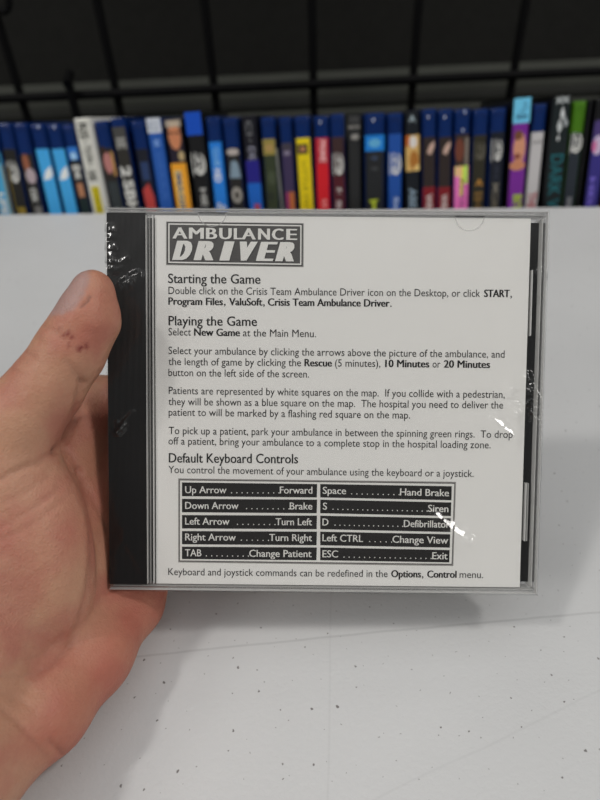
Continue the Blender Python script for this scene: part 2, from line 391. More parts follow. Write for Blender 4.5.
film_case((80, 92.5), (60.7, 73), 213, 125, B, [(148, 230, (22, 28, 34))], [('rect', -0.8, 0.8, 147, 160, (40, 110, 190)), ('blob', 0, 156, 0.5, 4, (150, 190, 225)), ('text', 'MEN', 165, 171, W, -0.7, 0.7), ('text', 'ME', 172, 179, W, -0.5, 0.5), ('rect', -0.5, 0.5, 183, 197, (165, 115, 85)), ('rect', -0.6, 0.6, 199, 216, (24, 40, 40))], 'narrow dark film case with a blue band, tucked left of the white spine')
film_case((93.3, 110.3), (73.5, 91), 213, 118, 'white', [(119, 230, (196, 196, 188))], [('text', 'RIS', 123, 139, (26, 26, 24), -0.5, 0.5), ('text', '- T(ON -', 141, 167, (44, 44, 40), -0.5, 0.45), ('text', 'SE', 170, 181, (26, 26, 24), -0.45, 0.45), ('rect', -0.5, 0.45, 186, 213, (196, 180, 20)), ('text', 'ITEMS', 188, 212, (90, 80, 10), -0.3, 0.3, 0.0)], 'tall white film case with black lettering and a yellow sticker', fwd=0.003, lidpx=0)
film_case((111.5, 125.5), (92, 107.5), 212, 121, B, [(148, 230, (34, 36, 36))], [('rect', -0.8, 0.9, 150, 180, (40, 34, 30)), ('blob', 0.0, 163, 0.6, 11, (168, 112, 108)), ('rect', 0.55, 0.9, 152, 176, (170, 130, 70)), ('blob', -0.4, 150, 0.4, 4, (50, 34, 26)), ('rect', -0.6, 0.7, 182, 210, (48, 54, 56))], 'film case with a pink face picture, just right of the tall white spine')
film_case((126.5, 141), (108.5, 124), 212, 118, B, [(127, 230, (44, 42, 38))], [('rect', -0.8, 0.85, 127, 138, (66, 66, 64)), ('text', 'IE', 138, 149, (150, 150, 146), -0.6, 0.7), ('text', '2', 166, 177, W, -0.7, 0.7), ('text', 'SBH', 180, 214, W, -0.7, 0.75)], 'dark brown film case with big white numeral 2 in its lettering')
film_case((144.8, 158.6), (130, 144), 211, 121, B, [(149, 230, (24, 26, 36))], [('rect', -0.5, 0.6, 162, 180, (40, 58, 96)), ('poly', [(-0.8, 190), (0.2, 183), (0.75, 196), (0.8, 216), (-0.6, 216)], (176, 62, 58))], 'navy film case with a red shape low on its spine')
film_case((159, 175.3), (144.6, 161), 210, 118, B, [(119, 230, (34, 82, 160))], [('rect', -0.85, 0.85, 118, 133, (190, 196, 205)), ('htext', 'E2', 122, 130, (120, 130, 150), -0.6, 0.5, 0), ('text', 'EA', 140, 147, (130, 165, 215), -0.3, 0.4), ('text', 'SIERRA', 152, 200, (60, 104, 176), -0.2, 0.3, 0)], 'medium blue film case capped by a white panel at its top', lidpx=0)
film_case((177, 194), (164, 181.7), 210, 119, 'black', [(120, 230, (34, 28, 40))], [('rect', -0.9, 0.9, 120, 127, (150, 140, 128)), ('blob', 0, 136, 0.72, 14, (188, 122, 86)), ('rect', -0.5, 0.6, 121, 127, (176, 160, 140)), ('rect', -0.6, -0.1, 132, 134, (70, 44, 34)), ('rect', 0.1, 0.6, 132, 134, (70, 44, 34)), ('blob', 0.5, 156, 0.35, 5, (170, 150, 110)), ('rect', -0.9, 0.9, 163, 230, (222, 150, 40)), ('rect', -0.62, 0.2, 170, 216, (236, 190, 110)), ('text', 'IMAGIN', 172, 214, (36, 64, 120), -0.5, 0.15)], 'orange and dark film case with a face picture at its top', lidpx=0, fwd=0.002)
film_case((196.5, 213), (183.3, 202), 209, 112, 'black', [(113, 230, K)], [('rect', -0.92, 0.92, 112, 135, (16, 72, 176)), ('disc', 164, 11, W, 0.7), ('text', 'HE', 188, 206, (170, 170, 166), -0.2, 0.5)], 'black film case with a flat bright blue top block and large disc emblem', lidpx=0, fwd=0.002)
film_case((214.5, 229), (204.5, 220), 209, 117, B, [(142, 230, (34, 118, 204))], [('text', 'CLUB', 148, 166, (150, 195, 232), -0.3, 0.4, 0), ('text', 'HD', 169, 182, (225, 232, 240), -0.5, 0.4), ('htext', 'Eo', 203, 210, W, -0.5, 0.6)], 'azure blue film case with white lettering, right of the flat bright blue top')
film_case((231, 246), (221.5, 237.5), 209, 118, B, [(148, 230, (36, 35, 34))], [('blob', 0, 152, 0.8, 3.5, (168, 160, 155)), ('poly', [(-0.7, 178), (-0.4, 162), (0.1, 160), (0.5, 163), (0.8, 178)], (120, 140, 155)), ('blob', 0, 195, 0.7, 8, (150, 146, 138)), ('blob', 0, 195, 0.3, 4, (52, 46, 42))], 'film case with grey figures and a round grey disc picture on black')
film_case((248, 265), (240.3, 256), 209, 115, 'black', [(116, 230, (20, 20, 28))], [('text', 'CI', 121, 135, (120, 122, 124), -0.4, 0.3, 0), ('htext', 'x', 139, 142, (110, 110, 112), -0.2, 0.2, 0), ('text', 'DE', 147, 160, (150, 150, 165), -0.35, 0.45, 0), ('rect', -0.85, 0.85, 160, 183, (34, 30, 120)), ('rect', -0.85, 0.85, 183, 230, (24, 92, 180)), ('rect', -0.2, 0.5, 204, 216, (160, 60, 70))], 'black film case fading to violet and blue, white lettering near its top', lidpx=0)
film_case((266, 280.5), (260, 274.5), 209, 117, B, [(139, 230, (50, 58, 40))], [('rect', -0.85, 0.85, 139, 155, (138, 124, 62)), ('blob', 0, 148, 0.6, 4, (158, 130, 80)), ('blob', 0.1, 178, 0.6, 7, (66, 74, 56)), ('blob', -0.2, 196, 0.5, 5, (40, 46, 36))], 'olive green film case with a mustard square below its blue top')
film_case((281.4, 283.4), (275.3, 276.8), 209, 149, 'grey', [], [], 'thin pale grey case edge wedged between the olive and the plum spines', depth=0.12)
film_case((284.6, 296.4), (278.4, 291.2), 209, 117, B, [(144, 230, (58, 48, 78))], [('rect', -0.8, 0.8, 143, 150, (60, 56, 66)), ('blob', 0, 153, 0.6, 2.5, (120, 112, 130)), ('rect', -0.6, 0.3, 192, 216, (140, 50, 90)), ('rect', 0.0, 0.8, 192, 216, (176, 100, 50))], 'plum purple film case with an orange patch at its foot')
film_case((299, 315), (293.6, 309.5), 209, 116, B, [(138, 230, (212, 190, 22))], [('rect', -0.75, 0.55, 144, 154, (58, 46, 34)), ('blob', -0.1, 149, 0.35, 3, (170, 120, 80)), ('text', 'LITTLE MISS', 162, 213, (140, 122, 20), -0.3, 0.3, 0.0)], 'bright yellow film case with a small dark picture and faint lettering')
film_case((317, 330.5), (313, 329.3), 209, 116, B, [(138, 230, (196, 30, 40))], [('rect', -0.7, 0.75, 138, 164, (176, 46, 56)), ('text', 'PRIME', 140, 162, (224, 170, 170), -0.3, 0.5), ('htext', 'i2', 199, 207, (220, 140, 140), -0.2, 0.5), ('tick', 124, -0.3)], 'red film case with pale lettering under its blue top')
film_case((332, 347), (330, 344), 209, 114, B, [(137, 230, (58, 40, 40))], [('disc', 164, 11, W, 0.6), ('rect', -0.8, 0.8, 176, 230, (76, 28, 36)), ('htext', '*', 187, 196, W, -0.3, 0.4), ('text', 'S', 200, 209, (190, 180, 180), -0.4, 0.3)], 'maroon film case with a white disc emblem and star, right of the red spine')
film_case((348, 362), (346.8, 361), 209, 114, 'black', [(115, 230, (38, 39, 40))], [('htext', 'CO', 117, 122, (96, 96, 96), -0.7, 0.7, 0), ('htext', 'MOE', 125, 129, (130, 128, 124), -0.8, 0.8), ('blob', 0.1, 137, 0.6, 3, (130, 128, 124))], 'plain charcoal film case with small grey marks near its top', lidpx=0)
film_case((364, 385), (364, 385.5), 209, 113, B, [(135, 230, (34, 36, 38))], [('rect', -0.92, 0.92, 135, 151, (26, 116, 196)), ('blob', 0, 143, 0.6, 4.5, (90, 160, 200)), ('htext', 'HD', 156, 160, (70, 84, 110), -0.3, 0.3), ('rect', -0.3, 0.3, 167, 170, (64, 66, 68)), ('poly', [(-0.6, 200), (0.4, 199), (0.1, 203), (0.2, 216), (-0.3, 216), (-0.2, 204)], (170, 184, 50)), ('tick', 122, -0.3)], 'wide black film case with an azure rectangle under its blue top')
film_case((387, 402.5), (387.3, 403), 209, 113, B, [(134, 230, (30, 74, 150))], [('disc', 164, 11, W, 0.7), ('text', 'Sx', 197, 210, (170, 186, 215), -0.1, 0.5)], 'royal blue film case with a large white disc emblem')
film_case((405.5, 420), (404, 420.5), 208, 111, 'black', [(112, 230, (22, 26, 32))], [('htext', 'A', 115, 122, (150, 165, 170), -0.45, 0.4), ('rect', -0.88, 0.88, 135, 171, (196, 160, 96)), ('blob', 0.1, 142, 0.5, 6, (205, 200, 195)), ('rect', -0.88, -0.4, 135, 146, (176, 92, 40)), ('blob', 0.2, 160, 0.6, 9, (160, 104, 44)), ('blob', 0.6, 168, 0.3, 3, (220, 190, 120)), ('text', 'ABE', 188, 208, (130, 150, 165), -0.5, 0.5)], 'black film case with a golden picture panel in its middle', lidpx=0)
for (bo, tp_, lab) in [((422, 435.5), (421.5, 437), 'left one of the two matching dark film cases with a red foot and pale streak'), ((437, 450.5), (438, 453.5), 'right one of the two matching dark film cases with a red foot and pale streak')]:
    film_case(bo, tp_, 208, 109, B, [(137, 230, (46, 38, 36))], [('poly', [(-0.3, 153), (0.0, 146), (0.7, 141), (0.75, 147), (0.2, 155)], (190, 160, 145)), ('rect', -0.88, 0.88, 187, 230, (120, 28, 36)), ('text', 'W8', 194, 208, (200, 190, 186), -0.4, 0.5), ('tick', 119, -0.3)], lab, group='pair of dark red footed film cases')
film_case((452.5, 468.5), (455, 470.5), 208, 109, B, [(134, 230, (52, 42, 38))], [('blob', -0.3, 150, 0.6, 12, (104, 58, 44)), ('rect', 0.4, 0.85, 138, 165, (120, 110, 100)), ('rect', -0.9, 0.9, 166, 230, (226, 110, 180)), ('rect', -0.2, 0.25, 166, 196, (226, 204, 90)), ('rect', 0.3, 0.8, 166, 184, (170, 220, 70)), ('rect', -0.85, -0.35, 166, 176, (226, 190, 120)), ('text', 'ZDOL', 178, 209, (60, 24, 40), -0.1, 0.5, 0.0), ('tick', 114, 0.1), ('tick', 132, -0.1)], 'film case with neon pink and yellow lower spine')
film_case((470, 484.5), (473.4, 489.5), 207, 109, B, [(135, 230, (44, 42, 32))], [('disc', 151, 9, (96, 92, 80), 0.6), ('htext', 'A', 179, 186, (176, 126, 56), -0.4, 0.6), ('text', 'IH', 192, 210, (120, 92, 48), -0.5, 0.6)], 'dark olive film case with gold letter A, right of the neon pink spine')
film_case((486.5, 502), (491, 507.5), 206, 108, B, [(132, 230, (24, 28, 38))], [('disc', 150, 11, W, 0.5), ('text', 'IN', 166, 178, (54, 58, 72), -0.2, 0.3, 0), ('htext', 'x', 183, 192, (120, 116, 104), -0.4, 0.5), ('text', 'CAR', 193, 210, (110, 104, 88), -0.4, 0.4)], 'navy black film case with a narrow white emblem, left of the purple spine')
film_case((505, 522.3), (512.4, 530.7), 206, 98, 'black', [(98.5, 230, (112, 40, 140))], [('rect', -0.94, 0.94, 98, 123, (104, 186, 222)), ('text', 'LOOK', 102, 110, (24, 70, 110), 0.1, 0.6, 0), ('htext', '- 4 -', 109, 113, (24, 70, 110), -0.4, 0.4), ('htext', 'SKIN', 114, 119, (24, 60, 100), -0.6, 0.6), ('blob', 0.0, 148, 0.68, 17, (196, 138, 108)), ('blob', -0.2, 135, 0.5, 5, (110, 70, 50)), ('blob', -0.1, 165, 0.9, 5, (186, 124, 92)), ('blob', -0.15, 156, 0.4, 3, (130, 70, 58)), ('text', 'BIT', 194, 210, (160, 184, 40), -0.3, 0.7)], 'tall purple film case with a light blue top and a face picture', lidpx=0, fwd=0.004)
film_case((524.5, 537.3), (532.3, 549), 206, 104, B, [(132, 230, (182, 180, 180))], [('text', 'TNO', 140, 144, (120, 118, 118), -0.7, 0.7, 0), ('text', 'THE', 192, 209, (160, 50, 60), -0.6, 0.6, 0.02)], 'silver white film case with a blue top and red lettering at its foot')
film_case((541, 560.7), (551.5, 571), 206, 97, 'black', [(98, 230, (22, 30, 32))], [('htext', 'XX', 97, 103, (190, 196, 196), -0.7, 0.7), ('poly', [(0.1, 106), (0.35, 114), (0.1, 120), (-0.1, 114)], (196, 200, 200)), ('poly', [(0.3, 114), (0.8, 124), (0.5, 128), (0.2, 119)], (150, 156, 158)), ('poly', [(-0.1, 118), (0.2, 127), (-0.1, 134), (-0.3, 126)], (190, 195, 195)), ('blob', -0.1, 138, 0.12, 2.5, (205, 208, 208)), ('text', 'DARK W', 154, 214, (30, 96, 104), -0.65, 0.65, 0.01)], 'tall black film case with teal capital lettering and a pale figure', lidpx=0, fwd=0.004)
film_case((562, 574.5), (573, 588), 205, 101, 'green', [(133, 230, (38, 44, 52))], [('disc', 143, 10, W, 0.8), ('rect', -0.3, 0.4, 197, 210, (110, 112, 116))], 'dark film case with a mossy green plastic top')
film_case((575.6, 578.6), (589.6, 592.6), 205, 100, 'black', [], [], 'bare black case edge standing right of the green topped one')
film_case((583, 599), (597.5, 613), 205, 98, 'black', [(122, 230, (52, 46, 120))], [('rect', -0.9, 0.9, 120, 136, (70, 56, 110)), ('blob', -0.2, 145, 0.7, 10, (186, 170, 196)), ('blob', -0.6, 146, 0.3, 6, (190, 100, 150)), ('text', 'HEL', 177, 209, (110, 96, 190), -0.6, 0.1)], 'violet film case with a pale pink picture, cut by the right side of the photo', lidpx=0)
film_case((600.5, 615), (615.5, 631), 204, 104, 'black', [(130, 230, (70, 34, 30))], [('rect', -0.9, 0.2, 180, 230, (150, 60, 40))], 'dark reddish film case at the far right edge of the photo', lidpx=0)

# tilted shelf that carries them (below the table edge)
M_shelf = mat('shelf_black', lin((24, 24, 25)), 0.6, 0.3)
sh = MB(); sh.box(-0.5, 0.5, -0.004, 0.150, -0.012, -0.0004, M_shelf); sh.box(-0.5, 0.5, -0.010, -0.005, -0.012, 0.012, M_shelf)
O = SP0 + rz * BASE
so = empty('display_shelf', Matrix([[ex[i], ry[i], rz[i], O[i]] for i in range(3)] + [[0, 0, 0, 1]]), 'black sloping shelf the row of film cases stands on', 'shelf')
b_ = sh.build('shelf_board', so, bevel=0.001)
br = MB()
for s in (-0.4, 0.0, 0.4): br.tube((s, 0.02, -0.011), (s, 0.16, -0.011), 0.004, M_wire); br.tube((s, 0.16, -0.011), (s, 0.185, 0.03), 0.004, M_wire)
br.build('shelf_bracket', so)

# ------------------------------------------------------------------ jewel case held in the hand
def rotvec(r):
    t = np.linalg.norm(r); k = r / t; Kx = np.array([[0, -k[2], k[1]], [k[2], 0, -k[0]], [-k[1], k[0], 0]])
    return np.eye(3) + sin(t) * Kx + (1 - cos(t)) * Kx @ Kx
CR_cam = rotvec(np.array([0.0532234, -0.0025572, -0.0096199])); CT_cam = np.array([0.00819326, -0.00130736, -0.18855282])
CR = RW @ CR_cam; CO = CW + RW @ CT_cam
CASE = Matrix([list(CR[i]) + [CO[i]] for i in range(3)] + [[0, 0, 0, 1]])
def cuv(px, py, w=0.0):
    """photo position -> (u, v) on the case plane lying w in front of the lid face"""
    P = onplane(px, py, CO + CR[:, 2] * w, CR[:, 2]) - CO
    return np.array([P @ CR[:, 0], P @ CR[:, 1]])
def case_cam(u, v, w): return CR_cam @ np.array([u, v, w]) + CT_cam

M_clear = clear_mat('clear_polystyrene', (0.99, 0.99, 0.99, 1), 1.45, 0.02)
M_rim = clear_mat('clear_rim', (0.99, 0.99, 0.99, 1), 1.45, 0.08, haze=0.10)
M_edge = clear_mat('clear_cut_edge', (0.88, 0.88, 0.88, 1), 1.5, 0.1, haze=0.35)
M_bright = clear_mat('clear_bright_tab', (0.9, 0.9, 0.9, 1), 1.5, 0.1, haze=0.7)
M_tray = mat('black_tray', lin((11, 11, 12)), 0.45, 0.25)
jc = empty('disc_case', CASE, 'clear jewel disc case in shrink film, held up by the hand', 'disc case')
U, V = 0.071, 0.0625
# positions of main lines
sL = cuv(145.5, 400)[0]; pL = cuv(155.5, 400, -0.0015)[0]; pR = cuv(525.5, 400, -0.0015)[0]
pT = (cuv(156, 214.5, -0.0015)[1] + cuv(531, 219, -0.0015)[1]) / 2; pB = (cuv(156, 584, -0.0015)[1] + cuv(519, 587, -0.0015)[1]) / 2
# tray with ribbed hinge strip
ty = MB(); ty.box(-0.0685, cuv(540.3, 400, -0.004)[0], -0.0600, 0.0600, -0.0075, -0.0040, M_tray)
tray = ty.build('tray', jc, bevel=0.0005)
hs = MB(); n = 32; prof = [(-0.0711, -0.0035)]
x0 = -0.0710; x1 = sL
for i in range(n * 4 + 1):
    x = x0 + (x1 - x0) * i / (n * 4); prof.append((x, -0.0003 - 0.00010 * (1 - cos(2 * pi * i / 4)) * 0.5))
prof += [(x1, -0.0035)]
vt = cuv(128, 212.5)[1]; vb = cuv(128, 584.5)[1]
hs.prism([(a, b) for a, b in prof], 'y', vb, vt, M_tray)
h_o = hs.build('hinge_strip', tray)
# raised channels between strip and leaflet
ch = MB()
M_chan = mat('dark_channel', lin((14, 14, 15)), 0.25, 0.5)
wch = pL - sL
ch.box(sL + 0.0001, sL + wch * 0.96, vb + 0.0002, vt - 0.001, -0.0036, -0.0026, M_chan)
for fx, tw, m_ in [(0.06, 0.06, M_bright), (0.42, 0.035, M_edge), (0.78, 0.05, M_bright)]:
    ch.box(sL + wch * fx, sL + wch * (fx + tw), vb + 0.0002, vt - 0.0006, -0.0025, -0.0004, m_)
ch.build('hinge_channel', tray)
# lid : pane plus raised rim
ld = MB(); ld.box(sL + 0.0003, U, -V, V, -0.0012, 0, M_clear)
lid = ld.build('lid', jc, bevel=0.0004)
rm = MB(); rw_ = 0.0012
for (a0, a1, b0, b1) in [(-U, U, V - rw_, V), (-U, U, -V, -V + rw_), (U - rw_, U, -V + rw_, V - rw_)]:
    rm.box(a0, a1, b0, b1, -0.0060, -0.0013, M_rim)
    if a1 - a0 > b1 - b0:
        yy = b0 if b0 > 0 else b1 - 0.0003
        rm.box(a0 + 0.001, a1 - 0.001, yy, yy + 0.0003, -0.0058, -0.0012, M_edge)
rm.box(-U + 0.0002, U - 0.0002, V - 0.00035, V - 0.0001, -0.0013, 0.0001, M_edge); rm.box(-U + 0.0002, U - 0.0002, -V + 0.0001, -V + 0.00035, -0.0013, 0.0001, M_edge)
rm.box(U - 0.00035, U - 0.0001, -V, V, -0.0013, 0.0001, M_edge); rm.box(U - 0.0015, U - 0.0013, -V + 0.002, V - 0.002, -0.0058, -0.0012, M_bright)
rm.build('lid_rim', lid)
def halfmoon(x0, x1, top, y):
    """booklet tab moulded into the lid: outline arc and dark slot"""
    a = cuv(x0, y); b = cuv(x1, y); c = (a + b) / 2; R = (b[0] - a[0]) / 2; t = MB(); sg = -1 if top else 1
    arc = [(c[0] + R * cos(pi * i / 16), c[1] + sg * R * 0.95 * sin(pi * i / 16)) for i in range(17)]
    arc2 = [(c[0] + (R - 0.00035) * cos(pi * i / 16), c[1] + sg * (R - 0.00035) * 0.95 * sin(pi * i / 16)) for i in range(17)]
    v = [(p[0], p[1], -0.00135) for p in arc + arc2]; t.add(v, [(i, i + 1, 18 + i, 17 + i) for i in range(16)], M_edge)
    t.add([(p[0], p[1], -0.0018) for p in arc + arc2], [(i, i + 1, 18 + i, 17 + i) for i in range(16)], M_edge)
    t.box(a[0], b[0], c[1] - 0.00012, c[1] + 0.00018, -0.0014, -0.0012, mat('tab_slot', lin((70, 70, 68)), 0.5))
    t.build('booklet_tab', lid)
halfmoon(197, 226, True, 211.8); halfmoon(456, 486, True, 215.5); 
# clear clips on the right
cl = MB()
for (xa, ya, xb, yb, m_) in [((532.5), 270, 529.5, 336, M_bright), (526.5, 483, 523.3, 541, M_bright), (528.5, 483, 525.5, 541, M_edge)]:
    a = cuv(xa, ya, -0.002); b = cuv(xb, yb, -0.002); cl.box((a[0] + b[0]) / 2 - 0.0002, (a[0] + b[0]) / 2 + 0.0002, min(a[1], b[1]), max(a[1], b[1]), -0.0036, -0.0014, m_)
for y in (300, 500): 
    a = cuv(539 - (y - 300) * 0.03, y, -0.002); cl.box(a[0] - 0.0008, a[0] + 0.0012, a[1] - 0.0012, a[1] + 0.0012, -0.0036, -0.0014, M_clear)
a = cuv(528, 408, -0.002); b = cuv(533, 422, -0.002); cl.box(a[0], b[0], b[1], a[1], -0.0036, -0.0014, M_clear)
cl.build('side_clip', lid, bevel=0.0002)
# clear back shell
bs = MB(); bs.box(-U, U, -V, V, -0.0100, -0.0088, M_clear)
for (a0, a1, b0, b1) in [(-U, U, V - 0.0012, V), (-U, U, -V, -V + 0.0012), (U - 0.0012, U, -V + 0.0012, V - 0.0012), (-U, -U + 0.0004, -V + 0.0012, V - 0.0012)]:
    bs.box(a0, a1, b0, b1, -0.0087, -0.0061, M_rim)
bs.build('back_shell', jc)

# ------------------------------------------------------------------ printed leaflet
M_paper = mat('leaflet_paper', lin((240, 239, 235)), 0.5, 0.3)
M_ink = mat('black_ink', lin((24, 23, 22)), 0.6, 0.2)
M_cell = mat('cell_ink', lin((34, 32, 31)), 0.5, 0.2)
M_grey = mat('grey_ink', lin((150, 148, 144)), 0.5, 0.2)
M_white = mat('unprinted_white', lin((238, 237, 232)), 0.5, 0.2)
lf = empty('instruction_leaflet', CASE @ Matrix.Translation((0, 0, -0.0016)), 'white instruction leaflet printed in black, seen through the clear lid', 'leaflet')
WP = -0.0016
pp = MB(); pp.box(pL, pR, pB, pT, -0.0006, 0, M_paper); paper = pp.build('paper', lf)
def tri(q): return q
def seg(mb, text, xa, xb, ya, yb, cap, m, z, bold=0.0, shear=0.0, embed=0.0):
    """lettering whose baseline runs from photo (xa,ya) to (xb,yb), capitals cap px high"""
    fat = bold; v, f = glyphs(text, 0)
    a = cuv(xa, ya, WP); b = cuv(xb, yb, WP); mn, mx_ = v[:, 0].min(), v[:, 0].max()
    up_ = cuv(xa, ya - cap, WP) - a; up_ = np.array([-(b - a)[1], (b - a)[0]]) / np.linalg.norm(b - a) * np.linalg.norm(up_)
    k = (v[:, 0] - mn) / (mx_ - mn); hgt = v[:, 1] / cap_height()
    L_ = np.linalg.norm(b - a)
    ul = np.linalg.norm(up_); dd = (b - a) / L_; st_ = fat * ul
    for o in ((-1, -0.5, 0, 0.5, 1) if fat > 0.08 else (-1, 0, 1)) if fat else (0,):
        P = (a + dd * st_)[None] + dd[None] * (k * (L_ - 2 * st_) + o * st_)[:, None] + up_[None] * hgt[:, None]
        if shear: P = P + dd[None] * (hgt * ul * shear)[:, None]
        mb.add([(p[0], p[1], z + (o + 1) * 0.000035) for p in P], f, m)
def quad(mb, pts, z, m):
    q = [cuv(x, y, WP) for x, y in pts]; mb.add([(p[0], p[1], z) for p in q], [(0, 3, 2, 1)], m)
BW = 0.045
LINES = [
 ('heading', [('Starting the Game', 168, 260.5, 0.02)], 283, 283.8, 9.3),
 ('text_line', [('Double click on the Crisis Team Ambulance Driver icon on the Desktop, or click', 168.5, 480, 0), ('START', 483.8, 509.6, BW), (',', 510.3, 511.6, 0)], 294, 297.2, 7.3),
 ('text_line', [('Program Files', 168.3, 223, BW), (',', 224, 225.3, 0), ('ValuSoft', 229, 262.5, BW), (',', 263.2, 264.6, 0), ('Crisis Team Ambulance Driver', 267.8, 389.6, BW), ('.', 390.2, 391.2, 0)], 304.7, 306.8, 7.3),
 ('heading', [('Playing the Game', 168.5, 257, 0.02)], 325.2, 326, 9.3),
 ('text_line', [('Select', 168.5, 191, 0), ('New Game', 194, 240, BW), ('at the Main Menu.', 243, 316, 0)], 335.3, 337.2, 7.3),
 ('text_line', [('Select your ambulance by clicking the arrows above the picture of the ambulance, and', 168.5, 504.4, 0)], 354, 357.8, 7.3),
 ('text_line', [('the length of game by clicking the', 168.5, 301, 0), ('Rescue', 304.4, 332, BW), ('(5 minutes),', 335, 380.3, 0), ('10 Minutes', 385, 429.3, BW), ('or', 432.5, 440.3, 0), ('20 Minutes', 443.6, 490, BW)], 365, 368, 7.3),
 ('text_line', [('button on the left side of the screen.', 168.5, 309, 0)], 376, 377.6, 7.3),
 ('text_line', [('Patients are represented by white squares on the map.  If you collide with a pedestrian,', 168.8, 504.6, 0)], 394, 398, 7.3),
 ('text_line', [('they will be shown as a blue square on the map.  The hospital you need to deliver the', 168.5, 503, 0)], 405, 408.6, 7.3),
 ('text_line', [('patient to will be marked by a flashing red square on the map.', 168.7, 410, 0)], 415.6, 418.6, 7.3),
 ('text_line', [('To pick up a patient, park your ambulance in between the spinning green rings.  To drop', 168.8, 512.5, 0)], 434, 438, 7.3),
 ('text_line', [('off a patient, bring your ambulance to a complete stop in the hospital loading zone.', 168.5, 490.5, 0)], 444.4, 448.4, 7.3),
 ('heading', [('Default Keyboard Controls', 168.8, 298, 0.02)], 462.4, 463.4, 9.3),
 ('text_line', [('You control the movement of your ambulance using the keyboard or a joystick.', 168.5, 473.5, 0)], 473, 477, 7.2),
 ('text_line', [('Keyboard and joystick commands can be redefined in the', 168.3, 387.5, 0), ('Options', 391, 421, BW), (',', 421.8, 423, 0), ('Control', 427, 456.5, BW), ('menu.', 459.5, 483, 0)], 575, 578, 7.0),
]
for (nm, segs, y0, y1, cap) in LINES:
    mb = MB(); X0, X1 = segs[0][1], segs[-1][2]
    for (t_, a, b, bo) in segs:
        fa = (a - X0) / (X1 - X0); fb = (b - X0) / (X1 - X0)
        if t_ == ',': cuvw = 1
        if t_ in ',.':
            v, f = glyphs(t_, 0.01); s = 7.3 / cap_height()
            yb_ = y0 + (y1 - y0) * fa
            A_ = cuv(a, yb_, WP); sc = (cuv(a + s, yb_, WP) - A_)[0]
            mb.add([(A_[0] + (p[0] - v[:, 0].min()) * sc, A_[1] + p[1] * sc, 0.00004) for p in v], f, M_ink); continue
        seg(mb, t_, a, b, y0 + (y1 - y0) * fa, y0 + (y1 - y0) * fb, cap, M_ink, 0.00004, bo)
    mb.build(nm, paper)
# title block
M_lg = mat('logo_grey', lin((80, 78, 76)), 0.5, 0.2, var=0.35, bscale=90)
M_ldark = mat('logo_dark', lin((62, 60, 59)), 0.5, 0.2)
M_llight = mat('logo_light', lin((236, 235, 230)), 0.5, 0.2)
lg = MB()
quad(lg, [(166, 221.5), (303.8, 223.2), (303.6, 267.2), (166, 265.2)], 0.00002, M_grey)
quad(lg, [(167, 222), (302.8, 223.8), (302.6, 266.3), (167, 264.3)], 0.00004, M_ldark)
quad(lg, [(168.3, 223.3), (301.6, 225.1), (301.4, 265), (168.3, 263)], 0.00006, M_llight)
quad(lg, [(169.6, 224.7), (300.3, 226.4), (300.1, 263.6), (169.6, 261.6)], 0.00008, M_lg)
lo = lg.build('title_block', paper)
ll = MB()
for dx, dy, m_, z in [(0.8, 0.7, M_ldark, 0.00011), (0, 0, M_llight, 0.00022)]:
    for c_, xa, xb in zip('AMBULANCE', (172.5, 189, 206, 219.2, 233.8, 241.5, 258, 271.8, 286.2), (187.6, 204, 217.4, 231.8, 242.2, 256, 270, 283.6, 297.2)):
        yl = lambda x: 238.6 + (x - 172) * 0.0128
        seg(ll, c_, xa + dx, xb + dx, yl(xa) + dy, yl(xb) + dy, 11.0, m_, z, 0.07)
    for c_, xa, xb in zip('DRIVER', (172.2, 193.6, 219.4, 234.6, 255.8, 275), (189.4, 213.6, 229.4, 252.6, 272.8, 294)):
        yl = lambda x: 260 + (x - 172) * 0.0128
        seg(ll, c_, xa + dx, xb + dx, yl(xa) + dy, yl(xb) + dy, 19.2, m_, z + 0.000005, 0.13, 0.27)
ll.build('title_lettering', paper)
# key table
kt = MB()
quad(kt, [(178.2, 478.4), (456, 481.8), (453.3, 566), (178.2, 562.4)], 0.00002, M_grey)
quad(kt, [(179.2, 479.4), (455, 482.8), (452.4, 564.8), (179.2, 561.4)], 0.00003, mat('mid_grey_ink', lin((96, 94, 92)), 0.5, 0.2))
quad(kt, [(180, 480.4), (454.2, 483.8), (451.6, 563.8), (180, 560.4)], 0.00004, M_white)
ko = kt.build('key_table', paper)
rows_l = [(482.4, 496.2), (498.8, 512.2), (515, 528.4), (531, 544.2), (546.6, 559)]
rows_m = [(484, 497.4), (499.6, 513.2), (515.6, 529.2), (531.6, 545.2), (547.4, 560.2)]
rows_r = [(486.2, 500.2), (502.4, 516), (518.2, 532), (534.2, 547.6), (550, 562.4)]
tl = [('Up Arrow', 185.2, 226.6, 231.6, 279, 'Forward', 279.8, 312.4), ('Down Arrow', 185.2, 238.6, 246.6, 289, 'Brake', 289.7, 312.4), ('Left Arrow', 185.2, 229.6, 237.6, 275, 'Turn Left', 275.6, 312), ('Right Arrow', 185.2, 236, 241.5, 268.5, 'Turn Right', 269.2, 312), ('TAB', 185, 201.6, 206.5, 248.4, 'Change Patient', 249.2, 311.6)]
tr_ = [('Space', 322.6, 346, 351.6, 399, 'Hand Brake', 399.8, 448.8), ('S', 322.7, 327, 333, 427, 'Siren', 427.8, 448.2), ('D', 322.3, 328.4, 335, 402.5, 'Defibrillator', 403.6, 449.4), ('Left CTRL', 322.3, 363, 369.6, 391.5, 'Change View', 392.2, 448), ('ESC', 322.3, 338, 344, 431, 'Exit', 432, 447.4)]
bl = [(493, 493.5), (508.7, 509.4), (524.4, 525.2), (540.2, 541), (556, 557)]
brr = [(493.6, 496.2), (509.4, 512), (525.3, 527.6), (541, 543.6), (557, 559.2)]
